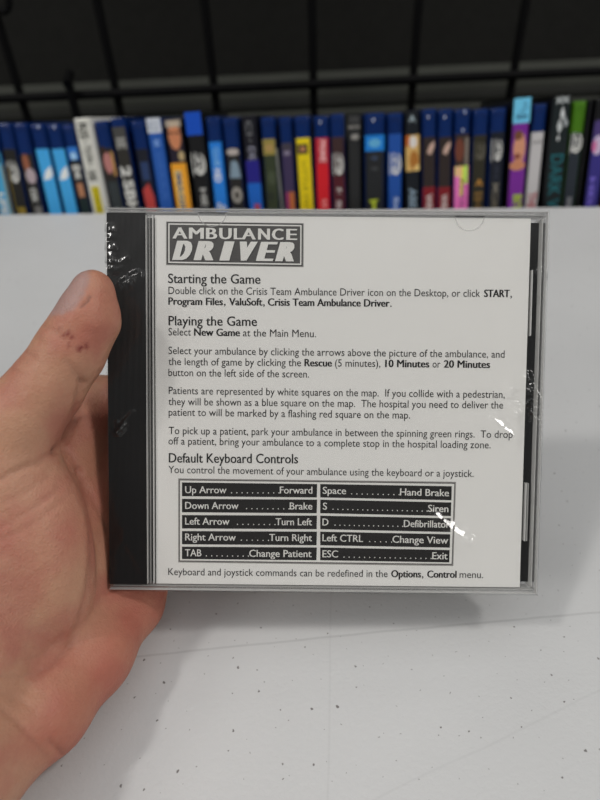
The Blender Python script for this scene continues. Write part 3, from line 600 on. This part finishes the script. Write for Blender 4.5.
for i in range(5):
    for (rows, xa, xb, ra, rb, base) in [(tl, 182, 317.2, rows_l, rows_m, bl), (tr_, 320.2, 451.8, rows_m, rows_r, brr)]:
        cb = MB(); xr = xb - (0.55 * i if xb > 400 else 0.1 * i)
        quad(cb, [(xa, ra[i][0]), (xr, rb[i][0]), (xr - 0.4, rb[i][1]), (xa, ra[i][1])], 0.00006, M_cell)
        d = rows[i]; ya, yb = base[i]; yl = lambda x: ya + (yb - ya) * (x - d[1]) / (d[7] - d[1])
        seg(cb, d[0], d[1], d[2], yl(d[1]), yl(d[2]), 6.9, M_llight, 0.00015, 0.02)
        seg(cb, d[5], d[6], d[7], yl(d[6]), yl(d[7]), 6.9, M_llight, 0.00015, 0.02)
        nd = max(3, int(round((d[4] - d[3]) / 5.0))) + 1
        for j in range(nd):
            x = d[3] + (d[4] - d[3]) * j / (nd - 1); c_ = cuv(x, yl(x) - 0.5, WP); r_ = 0.00021
            cb.add([(c_[0] + r_ * cos(a), c_[1] + r_ * sin(a), 0.00015) for a in np.arange(6) * pi / 3], [tuple(range(6))], M_llight)
        cb.build('key_cell', ko)

# ------------------------------------------------------------------ shrink film with wrinkles
def film():
    st = 0.00033; us = np.arange(-U - 0.0004, U + 0.00041, st); vs = np.arange(-V - 0.0004, V + 0.00041, st)
    gu, gv = np.meshgrid(us, vs, indexing='ij'); hgt = np.full(gu.shape, 0.00035)
    rng = np.random.RandomState(3)
    def ridge(pts, amp, sg, taper=True):
        q = [cuv(*p) for p in pts]; tot = sum(np.linalg.norm(b - a) for a, b in zip(q, q[1:])); best = np.full(gu.shape, 9.0); par = np.zeros(gu.shape); acc = 0
        for a, b in zip(q, q[1:]):
            d = b - a; L_ = np.linalg.norm(d); t = np.clip(((gu - a[0]) * d[0] + (gv - a[1]) * d[1]) / L_ ** 2, 0, 1)
            dist = np.hypot(gu - a[0] - t * d[0], gv - a[1] - t * d[1]); m = dist < best
            best = np.where(m, dist, best); par = np.where(m, (acc + t * L_) / tot, par); acc += L_
        tp = np.sqrt(np.clip(4 * par * (1 - par), 0, 1)) if taper else 1
        return amp * np.exp(-(best / sg) ** 2) * tp
    for pts, a, s in [
        ([(501, 380), (507, 392)], 0.00035, 0.0007),
        ([(512, 405), (518, 418), (522, 432)], 0.0004, 0.0008),
        ([(466, 520), (482, 560), (500, 580)], 0.0002, 0.002),
        ([(112, 300), (122, 270), (140, 236), (146, 222)], 0.00015, 0.0022),
        ([(114, 436), (124, 424), (136, 410)], 0.0004, 0.0010),
        ([(116, 420), (121, 428), (126, 436)], 0.0003, 0.0008),
        ([(112, 560), (126, 530), (140, 520)], 0.0002, 0.0016),
        ([(116, 520), (130, 545), (146, 575)], 0.0002, 0.0018),
        ([(538, 268), (545, 280)], 0.0006, 0.0007),
        ([(527, 404), (534, 424)], 0.0005, 0.0007),
        ([(530, 385), (541, 405)], 0.0004, 0.0007),
        ([(165, 300), (175, 312)], 0.0002, 0.0009),
        ([(350, 355), (362, 385)], 0.0001, 0.002),
        ([(190, 216), (230, 222), (300, 224)], 0.0001, 0.0015),
    ]: hgt += ridge(pts, a * 1.35, s)
    KEYL = [np.array([1.6, -0.22, 3.4]), np.array([-1.5, -0.22, 3.4])]
    def facet(p0, p1, bw, lamp, per=0.0045):
        q0, q1 = cuv(*p0), cuv(*p1); c_ = (q0 + q1) / 2; a_ = np.linalg.norm(q1 - q0) / 2; e_ = (q1 - q0) / (2 * a_); n_ = np.array([-e_[1], e_[0]])
        Pw = CO + CR @ np.array([c_[0], c_[1], 0]); lv = KEYL[lamp] - Pw; lv /= np.linalg.norm(lv); vv = CW - Pw; vv /= np.linalg.norm(vv)
        hv = CR.T @ (lv + vv); g = -hv[:2] / hv[2]
        al = (gu - c_[0]) * e_[0] + (gv - c_[1]) * e_[1]; ac = (gu - c_[0]) * n_[0] + (gv - c_[1]) * n_[1]
        ge, gn = g @ e_, g @ n_
        win = lambda x, w, f: np.clip((w + f - np.abs(x)) / f, 0, 1)
        taper = bw * (0.45 + 0.55 * np.clip(1 - np.abs(al) / a_, 0, 1))
        saw = ((al / per) % 1.0 - 0.5) * per
        h_ = gn * np.clip(ac, -taper, taper) + abs(gn) * bw + ge * saw + abs(ge) * per / 2
        back = win(ac, taper, 0.0016) * win(al, a_, 0.001)
        return h_ * back
    for p0, p1, bw, lamp in [((434, 512), (471, 541), 0.0012, 0), ((492, 417), (514, 436), 0.0008, 0), ((512, 404), (516, 414), 0.0005, 0),
                             ((122, 290), (146, 275), 0.0008, 1), ((111, 271), (122, 266), 0.0007, 1), ((115, 264), (127, 257), 0.0005, 1), ((110.6, 226), (111, 238), 0.0006, 1), ((110.8, 244), (111.5, 257), 0.0008, 1), ((124, 284), (140, 273), 0.0004, 0), ((126, 294), (140, 284), 0.0005, 1), ((111, 260), (112, 268), 0.0007, 1), ((533, 412), (535, 424), 0.0005, 0),
                             ((118, 433), (126, 425), 0.0004, 1), ((539, 272), (543, 276), 0.0006, 0), ((504, 386), (508, 391), 0.0005, 0), ((530, 402), (533, 410), 0.0004, 0), ((526, 372), (530, 392), 0.0003, 0)]:
        hgt += facet(p0, p1, bw, lamp)
    # broad slackness
    hgt += 0.00006 * np.sin(gu * 210 + gv * 90) * np.cos(gv * 160) + 0.00004 * np.sin(gu * 480 - gv * 300)
    hgt = np.maximum(hgt, 0.00022)
    ni, nj = gu.shape; v = [(gu[i, j], gv[i, j], hgt[i, j]) for i in range(ni) for j in range(nj)]
    f = [(i * nj + j, (i + 1) * nj + j, (i + 1) * nj + j + 1, i * nj + j + 1) for i in range(ni - 1) for j in range(nj - 1)]
    mb = MB(); mb.add(v, f, clear_mat('shrink_film', (0.99, 0.99, 0.99, 1), 1.5, 0.16))
    # skirts round the sides
    m = mb.mats[0]; a, b = us[0], us[-1]; c, d = vs[0], vs[-1]; z0 = -0.0104
    k = len(mb.v)
    ring = [i * nj for i in range(ni)] + [(ni - 1) * nj + j for j in range(1, nj)] + [i * nj + nj - 1 for i in range(ni - 2, -1, -1)] + [j for j in range(nj - 2, 0, -1)]
    low = [(mb.v[i][0], mb.v[i][1], z0) for i in ring]; n = len(ring)
    mb.v += low; fs = [(ring[i], k + i, k + (i + 1) % n, ring[(i + 1) % n]) for i in range(n)]
    mb.f += fs; mb.mi += [0] * n
    return mb.build('shrink_film', jc, smooth=True)
film()

# ------------------------------------------------------------------ the hand (one continuous surface)
def cp(px, py, z): return np.array([(px - 300) / FPX * z, -(py - 400) / FPX * z, -z])
ST = 0.0009
LO = np.array([-0.185, -0.175, -0.238]); HI = np.array([0.034, 0.055, -0.075])
N = np.ceil((HI - LO) / ST).astype(int) + 1
AX = [LO[i] + ST * np.arange(N[i]) for i in range(3)]
D = np.full(N, 0.05, dtype=np.float32)
def blend(fn, lo, hi, k):
    i0 = np.maximum(((lo - 0.014 - LO) / ST).astype(int), 0); i1 = np.minimum(((hi + 0.014 - LO) / ST).astype(int) + 2, N)
    if np.any(i1 <= i0): return
    sl = tuple(slice(i0[i], i1[i]) for i in range(3))
    gx = AX[0][sl[0]][:, None, None].astype(np.float32); gy = AX[1][sl[1]][None, :, None].astype(np.float32); gz = AX[2][sl[2]][None, None, :].astype(np.float32)
    d = fn(gx, gy, gz).astype(np.float32); e = D[sl]
    hh = np.clip(0.5 + 0.5 * (e - d) / k, 0, 1); D[sl] = e * (1 - hh) + d * hh - k * hh * (1 - hh)
def cone(a, b, r1, r2, k=0.006):
    a = np.array(a); b = np.array(b); ba = b - a; l2 = ba @ ba; R = max(r1, r2)
    def fn(x, y, z):
        px, py, pz = x - a[0], y - a[1], z - a[2]; t = np.clip((px * ba[0] + py * ba[1] + pz * ba[2]) / l2, 0, 1)
        return np.sqrt((px - t * ba[0]) ** 2 + (py - t * ba[1]) ** 2 + (pz - t * ba[2]) ** 2) - (r1 + (r2 - r1) * t)
    blend(fn, np.minimum(a, b) - R, np.maximum(a, b) + R, k)
def ball(c, r, ax=None, k=0.008):
    """ellipsoid with radii r along axes ax (rows)"""
    c = np.array(c); r = np.array(r); A = np.eye(3) if ax is None else np.array(ax)
    def fn(x, y, z):
        p = (x - c[0], y - c[1], z - c[2]); q = [(A[i, 0] * p[0] + A[i, 1] * p[1] + A[i, 2] * p[2]) for i in range(3)]
        k0 = np.sqrt(sum((q[i] / r[i]) ** 2 for i in range(3))); k1 = np.sqrt(sum((q[i] / r[i] ** 2) ** 2 for i in range(3)))
        return k0 * (k0 - 1) / np.maximum(k1, 1e-6)
    blend(fn, c - r.max(), c + r.max(), k)
mm = 0.001
# thumb
TH = [(93, 291, .1752, 6.4), (88, 319, .1760, 8.7), (70, 352, .1765, 9.6), (46, 388, .1765, 10.2), (16, 424, .1762, 12.2), (-10, 480, .1760, 15.5), (-22, 560, .1735, 18), (-34, 650, .166, 18), (-52, 745, .153, 17)]
HAND = {}
def build_hand():
    for a, b in zip(TH, TH[1:]): cone(cp(*a[:3]), cp(*b[:3]), a[3] * mm, b[3] * mm, 0.005)
    # thenar mound
    ang = radians(12); A = [[cos(ang), sin(ang), 0], [-sin(ang), cos(ang), 0], [0, 0, 1]]
    ball(cp(24, 545, .1785), (0.0205, 0.036, 0.0165), A, 0.006)
    # palm bones from wrist to knuckles
    kn = [(100, 410, .2155, 10.3), (120, 455, .2165, 10.3), (140, 508, .2165, 10.0), (144, 560, .2155, 9.0)]
    wr = [(-60, 735, .156, 15), (-46, 742, .160, 14), (-30, 746, .164, 13), (-16, 748, .166, 12)]
    for k_, w_ in zip(kn, wr): cone(cp(*w_[:3]), cp(*k_[:3]), w_[3] * mm, k_[3] * mm, 0.006)
    for a, b in zip(kn, kn[1:]): cone(cp(*a[:3]), cp(*b[:3]), a[3] * mm, b[3] * mm, 0.006)
    # little-finger edge of the palm
    hy = [(146, 572, .2140, 9.0), (134, 605, .2075, 9.4), (92, 656, .1870, 11.8), (42, 710, .170, 12.8), (-5, 741, .161, 13.0), (-76, 800, .146, 15.5)]
    for a, b in zip(hy, hy[1:]): cone(cp(*a[:3]), cp(*b[:3]), a[3] * mm, b[3] * mm, 0.006)
    # web between thumb and index
    cone(cp(60, 458, .196), cp(96, 404, .2145), 9 * mm, 9.3 * mm, 0.006)
    # wrist and forearm leaving the picture
    cone(cp(-90, 770, .150), cp(-290, 1000, .118), 19 * mm, 24 * mm, 0.012)
    cone(cp(-75, 790, .149), cp(-260, 1020, .120), 18 * mm, 22 * mm, 0.012)
    # fingers lying along the back of the case
    c = lambda u, v, w: case_cam(u * mm, v * mm, w * mm)
    F = [(kn[0], [(-36, 13, -19.4, 9.0), (-12, 22, -18.8, 8.0), (6, 28, -17.6, 6.8)]),
         (kn[1], [(-26, -5, -19.4, 9.0), (0, 3, -18.9, 8.1), (20, 8, -17.8, 7.0)]),
         (kn[2], [(-20, -25, -19.2, 8.6), (4, -19, -18.5, 7.8), (21, -15, -17.5, 6.7)]),
         (kn[3], [(-25, -44, -18.6, 7.6), (-8, -40, -17.8, 7.0), (7, -37, -16.8, 6.0)])]
    for k_, js in F:
        prev = cp(*k_[:3]); pr = k_[3] * mm
        for (u, v, w, r) in js:
            cone(prev, c(u, v, w), pr, r * mm, 0.003); prev = c(u, v, w); pr = r * mm
build_hand()

# flesh gives way where it meets the case
CB = np.array([[LO[0], LO[1], LO[2]]])
for ix in range(N[0]):
    gx = np.full((N[1], N[2]), AX[0][ix]) - CT_cam[0]; gy = AX[1][:, None] - CT_cam[1]; gz = AX[2][None, :] - CT_cam[2]
    u_ = CR_cam[0, 0] * gx + CR_cam[1, 0] * gy + CR_cam[2, 0] * gz; v_ = CR_cam[0, 1] * gx + CR_cam[1, 1] * gy + CR_cam[2, 1] * gz; w_ = CR_cam[0, 2] * gx + CR_cam[1, 2] * gy + CR_cam[2, 2] * gz
    qa, qb, qc = np.abs(u_) - 0.0713, np.abs(v_) - 0.0628, np.abs(w_ + 0.0049) - 0.0056
    o_ = np.sqrt(np.maximum(qa, 0) ** 2 + np.maximum(qb, 0) ** 2 + np.maximum(qc, 0) ** 2) + np.minimum(np.maximum(qa, np.maximum(qb, qc)), 0) - 0.0003
    if AX[0][ix] > -0.09:                                       # lower part stays behind the case face
        q2 = np.maximum(np.maximum(-0.0713 - u_, v_ + 0.012), np.maximum(np.abs(w_ - 0.010) - 0.0200, -0.0628 - v_)); o_ = np.minimum(o_, q2)
    a_ = D[ix]; b_2 = -o_; hh = np.clip(0.5 - 0.5 * (a_ - b_2) / 0.0015, 0, 1); D[ix] = a_ * (1 - hh) + b_2 * hh + 0.0015 * hh * (1 - hh)
def surface_nets(D):
    s = D < 0; n0, n1, n2 = D.shape
    cs = np.zeros((n0 - 1, n1 - 1, n2 - 1), np.int8)
    for i in (0, 1):
        for j in (0, 1):
            for k in (0, 1): cs += s[i:n0 - 1 + i, j:n1 - 1 + j, k:n2 - 1 + k]
    idx = np.argwhere((cs > 0) & (cs < 8)); num = -np.ones(cs.shape, np.int32); num[tuple(idx.T)] = np.arange(len(idx))
    acc = np.zeros((len(idx), 3)); cnt = np.zeros(len(idx))
    cor = [(i, j, k) for i in (0, 1) for j in (0, 1) for k in (0, 1)]
    val = {c: D[idx[:, 0] + c[0], idx[:, 1] + c[1], idx[:, 2] + c[2]] for c in cor}
    for c in cor:
        for a in range(3):
            if c[a] == 0:
                d = list(c); d[a] = 1; d = tuple(d); va, vb = val[c], val[d]; m = (va < 0) != (vb < 0)
                t = np.where(m, va / np.where(va - vb == 0, 1, va - vb), 0)
                p = np.array(c)[None] + t[:, None] * (np.array(d) - np.array(c))[None]
                acc += np.where(m[:, None], p, 0); cnt += m
    verts = idx + acc / cnt[:, None]
    faces = []
    for a in range(3):
        b, c = (a + 1) % 3, (a + 2) % 3
        sl0 = [slice(1, -1)] * 3; sl0[a] = slice(0, -1); sl1 = [slice(1, -1)] * 3; sl1[a] = slice(1, None)
        A, B_ = s[tuple(sl0)], s[tuple(sl1)]; e = np.argwhere(A != B_); inside = A[tuple(e.T)]
        e = e + 1; e[:, a] -= 1
        def cell(db, dc):
            q = e.copy(); q[:, b] -= db; q[:, c] -= dc; return num[tuple(q.T)]
        q = np.stack([cell(1, 1), cell(0, 1), cell(0, 0), cell(1, 0)], 1)
        q[~inside] = q[~inside][:, ::-1]; faces.append(q)
    return verts, np.concatenate(faces)
vt_, fc_ = surface_nets(D)
Vc = LO[None] + vt_ * ST                                     # camera-space metres
# light smoothing, normals
def vnormals(V_, F_):
    n = np.zeros_like(V_); a = V_[F_[:, 2]] - V_[F_[:, 0]]; b = V_[F_[:, 3]] - V_[F_[:, 1]]; fn = np.cross(a, b)
    for i in range(4): np.add.at(n, F_[:, i], fn)
    return n / np.maximum(np.linalg.norm(n, axis=1, keepdims=True), 1e-12)
def smooth(V_, F_, it):
    for _ in range(it):
        s = np.zeros_like(V_); c = np.zeros(len(V_))
        for i in range(4):
            for j in (F_[:, (i + 1) % 4], F_[:, (i - 1) % 4]): np.add.at(s, F_[:, i], V_[j]); np.add.at(c, F_[:, i], 1)
        V_ = V_ * 0.4 + 0.6 * s / c[:, None]
    return V_
Vc = smooth(Vc, fc_, 3)
nrm = vnormals(Vc, fc_)
pxy = np.stack([300 + FPX * Vc[:, 0] / -Vc[:, 2], 400 - FPX * Vc[:, 1] / -Vc[:, 2]], 1)
view = -Vc / np.linalg.norm(Vc, axis=1, keepdims=True)
facing = np.clip((nrm * view).sum(1) * 4, 0, 1)
def pdist(pts):
    best = np.full(len(pxy), 1e3)
    for a, b in zip(pts, pts[1:]):
        a = np.array(a, float); b = np.array(b, float); d = b - a; t = np.clip(((pxy - a) @ d) / (d @ d), 0, 1)
        best = np.minimum(best, np.linalg.norm(pxy - a - t[:, None] * d, axis=1))
    return best
red = np.zeros(len(Vc)); pale = np.zeros(len(Vc)); dark = np.zeros(len(Vc)); nail = np.zeros(len(Vc)); disp = np.zeros(len(Vc))
g_ = lambda d, s: np.exp(-(d / s) ** 2)
# skin folds: (polyline, depth mm, width px, darkening)
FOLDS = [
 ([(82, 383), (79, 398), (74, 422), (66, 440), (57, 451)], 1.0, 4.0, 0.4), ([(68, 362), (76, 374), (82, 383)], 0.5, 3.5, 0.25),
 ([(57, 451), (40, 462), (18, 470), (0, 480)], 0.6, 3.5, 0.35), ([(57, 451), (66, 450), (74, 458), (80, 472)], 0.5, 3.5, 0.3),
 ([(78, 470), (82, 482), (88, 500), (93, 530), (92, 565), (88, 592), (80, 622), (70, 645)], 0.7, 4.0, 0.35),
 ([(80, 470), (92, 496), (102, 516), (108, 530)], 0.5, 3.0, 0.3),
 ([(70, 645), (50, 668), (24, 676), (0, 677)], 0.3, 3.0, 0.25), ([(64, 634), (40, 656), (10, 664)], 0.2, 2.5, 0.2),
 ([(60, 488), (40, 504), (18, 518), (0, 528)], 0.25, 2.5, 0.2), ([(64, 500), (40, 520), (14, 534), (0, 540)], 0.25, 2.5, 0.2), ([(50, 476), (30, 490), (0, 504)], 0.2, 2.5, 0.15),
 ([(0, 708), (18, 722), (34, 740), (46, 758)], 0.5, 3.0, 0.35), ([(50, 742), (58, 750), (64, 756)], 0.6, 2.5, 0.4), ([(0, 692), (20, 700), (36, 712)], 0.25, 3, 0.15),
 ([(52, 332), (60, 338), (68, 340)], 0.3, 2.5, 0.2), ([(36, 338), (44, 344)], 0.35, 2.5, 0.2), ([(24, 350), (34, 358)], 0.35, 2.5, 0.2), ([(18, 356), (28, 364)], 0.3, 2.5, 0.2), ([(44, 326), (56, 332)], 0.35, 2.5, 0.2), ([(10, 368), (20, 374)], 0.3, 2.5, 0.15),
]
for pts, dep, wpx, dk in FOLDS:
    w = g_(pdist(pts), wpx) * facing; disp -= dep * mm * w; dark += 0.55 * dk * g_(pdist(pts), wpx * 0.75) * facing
# redness of the palm edge and thumb tip, healing grazes
def spot(x, y, r): return g_(np.hypot(pxy[:, 0] - x, pxy[:, 1] - y), r)
red += 0.55 * g_(pdist([(150, 585), (120, 640), (85, 700), (60, 740)]), 40) + 0.35 * g_(pdist([(95, 420), (98, 520)]), 26) + 0.30 * spot(100, 300, 34) + 0.25 * spot(80, 340, 26)
red += 0.18 * g_(pdist([(20, 530), (60, 540)]), 36)
pale += 0.3 * g_(pdist([(40, 400), (0, 450)]), 26) + 0.35 * g_(pdist([(76, 322), (62, 330)]), 9) + 0.25 * spot(46, 600, 32) + 0.4 * g_(pdist([(74, 484), (82, 515), (83, 555), (76, 600)]), 7)  # last band paints the highlight on the ridge beside the thenar fold
graze = np.zeros(len(Vc))
for (x, y, r, a) in [(86, 346, 2.0, 1.3), (79, 349, 2.2, 1.1), (82, 347, 1.5, 0.7), (68, 333, 2.2, 0.7), (72, 337, 2.0, 0.6), (64, 335, 1.8, 0.55), (69, 345, 1.8, 0.5), (60, 329, 1.8, 0.4)]:
    graze = np.maximum(graze, min(1, 1.3 * a) * spot(x, y, r * 1.25) * facing)
hang = 1.3 * g_(pdist([(90, 297), (87, 302), (82, 306)]), 1.5) * facing; dark += 0.9 * hang; disp -= 0.0004 * hang
# nail : a strip seen edge-on along the outer side of the thumb tip
poly = np.array([(90, 268), (88, 284), (82, 298), (73, 309), (62, 314), (50, 316), (56, 296), (68, 266)])
def inpoly(P, poly):
    c = np.zeros(len(P), bool); j = len(poly) - 1
    for i in range(len(poly)):
        xi, yi = poly[i]; xj, yj = poly[j]
        c ^= ((yi > P[:, 1]) != (yj > P[:, 1])) & (P[:, 0] < (xj - xi) * (P[:, 1] - yi) / (yj - yi + 1e-9) + xi); j = i
    return c
th_near = np.minimum(np.linalg.norm(Vc - cp(92, 292, .1755)[None], axis=1), 1) < 0.019
nail = (inpoly(pxy, poly) & th_near).astype(float)
nb = pdist([(90, 270), (88, 284), (82, 298), (73, 309), (62, 314)])
for _ in range(2):
    s = np.zeros(len(nail)); c = np.zeros(len(nail))
    for i in range(4): np.add.at(s, fc_[:, i], nail[fc_[:, (i + 1) % 4]] + nail[fc_[:, (i - 1) % 4]]); np.add.at(c, fc_[:, i], 2)
    nail = 0.5 * nail + 0.5 * s / c
disp -= 0.0003 * g_(nb, 2.0) * th_near * facing
Vc2 = Vc + nrm * disp[:, None]
Vw = (RW @ Vc2.T).T + CW[None]
me = bpy.data.meshes.new('hand'); me.from_pydata(Vw.tolist(), [], fc_.tolist()); me.update()
for p_ in me.polygons: p_.use_smooth = True
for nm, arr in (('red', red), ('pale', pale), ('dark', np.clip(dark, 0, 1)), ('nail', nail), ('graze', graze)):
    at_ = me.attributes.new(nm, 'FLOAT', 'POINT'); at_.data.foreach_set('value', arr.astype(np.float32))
def skin():
    m = bpy.data.materials.new('skin'); m.use_nodes = True; nt = m.node_tree; b = nt.nodes['Principled BSDF']; L = nt.links.new
    def att(n): a = nt.nodes.new('ShaderNodeAttribute'); a.attribute_name = n; return a.outputs['Fac']
    def mixc(a, col, fac, mode='MIX'):
        x = nt.nodes.new('ShaderNodeMix'); x.data_type = 'RGBA'; x.blend_type = mode
        if isinstance(a, tuple): x.inputs[6].default_value = a
        else: L(a, x.inputs[6])
        if isinstance(col, tuple): x.inputs[7].default_value = col
        else: L(col, x.inputs[7])
        if isinstance(fac, float): x.inputs[0].default_value = fac
        else: L(fac, x.inputs[0])
        return x.outputs[2]
    tc = nt.nodes.new('ShaderNodeTexCoord')
    def noise(sc, d=4):
        n = nt.nodes.new('ShaderNodeTexNoise'); n.inputs['Scale'].default_value = sc; n.inputs['Detail'].default_value = d; L(tc.outputs['Object'], n.inputs['Vector']); return n
    def rng(src, a, b_, c, d):
        r = nt.nodes.new('ShaderNodeMapRange'); r.inputs[1].default_value = a; r.inputs[2].default_value = b_; r.inputs[3].default_value = c; r.inputs[4].default_value = d; L(src, r.inputs[0]); return r.outputs[0]
    c = mixc(SK_BASE, SK_MOT, rng(noise(75, 6).outputs['Fac'], 0.40, 0.62, 0.0, 0.9))
    c = mixc(c, SK_PALE, att('pale')); c = mixc(c, SK_RED, att('red'))
    c = mixc(c, (0.9, 0.86, 0.84, 1), rng(noise(700, 2).outputs['Fac'], 0.3, 0.7, 0.0, 0.5), 'MULTIPLY')
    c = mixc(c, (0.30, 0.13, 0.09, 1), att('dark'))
    c = mixc(c, (0.16, 0.008, 0.012, 1), att('graze'))
    c = mixc(c, (0.42, 0.26, 0.23, 1), att('nail'))
    L(c, b.inputs['Base Color'])
    L(rng(att('nail'), 0, 1, 0.5, 0.44), b.inputs['Roughness']); b.inputs['Specular IOR Level'].default_value = 0.35
    b.inputs['Subsurface Weight'].default_value = 0.12; b.inputs['Subsurface Radius'].default_value = (1, 0.35, 0.2); b.inputs['Subsurface Scale'].default_value = 0.004
    vo = nt.nodes.new('ShaderNodeTexVoronoi'); vo.feature = 'DISTANCE_TO_EDGE'; vo.inputs['Scale'].default_value = 900; L(tc.outputs['Object'], vo.inputs['Vector'])
    ad = nt.nodes.new('ShaderNodeMath'); ad.operation = 'MULTIPLY_ADD'; ad.inputs[1].default_value = 0.5; L(vo.outputs['Distance'], ad.inputs[0]); L(noise(260).outputs['Fac'], ad.inputs[2])
    bp = nt.nodes.new('ShaderNodeBump'); bp.inputs['Strength'].default_value = 0.6; bp.inputs['Distance'].default_value = 0.0006; L(ad.outputs[0], bp.inputs['Height']); L(bp.outputs[0], b.inputs['Normal'])
    return m
SK_BASE = lin((190, 142, 116)); SK_MOT = lin((180, 117, 100)); SK_PALE = lin((194, 152, 122)); SK_RED = lin((180, 100, 82))
me.materials.append(skin())
hand = bpy.data.objects.new('hand', me); COL.objects.link(hand)
tag(hand, "person's left hand gripping the left edge of the clear disc case with thumb", 'hand')
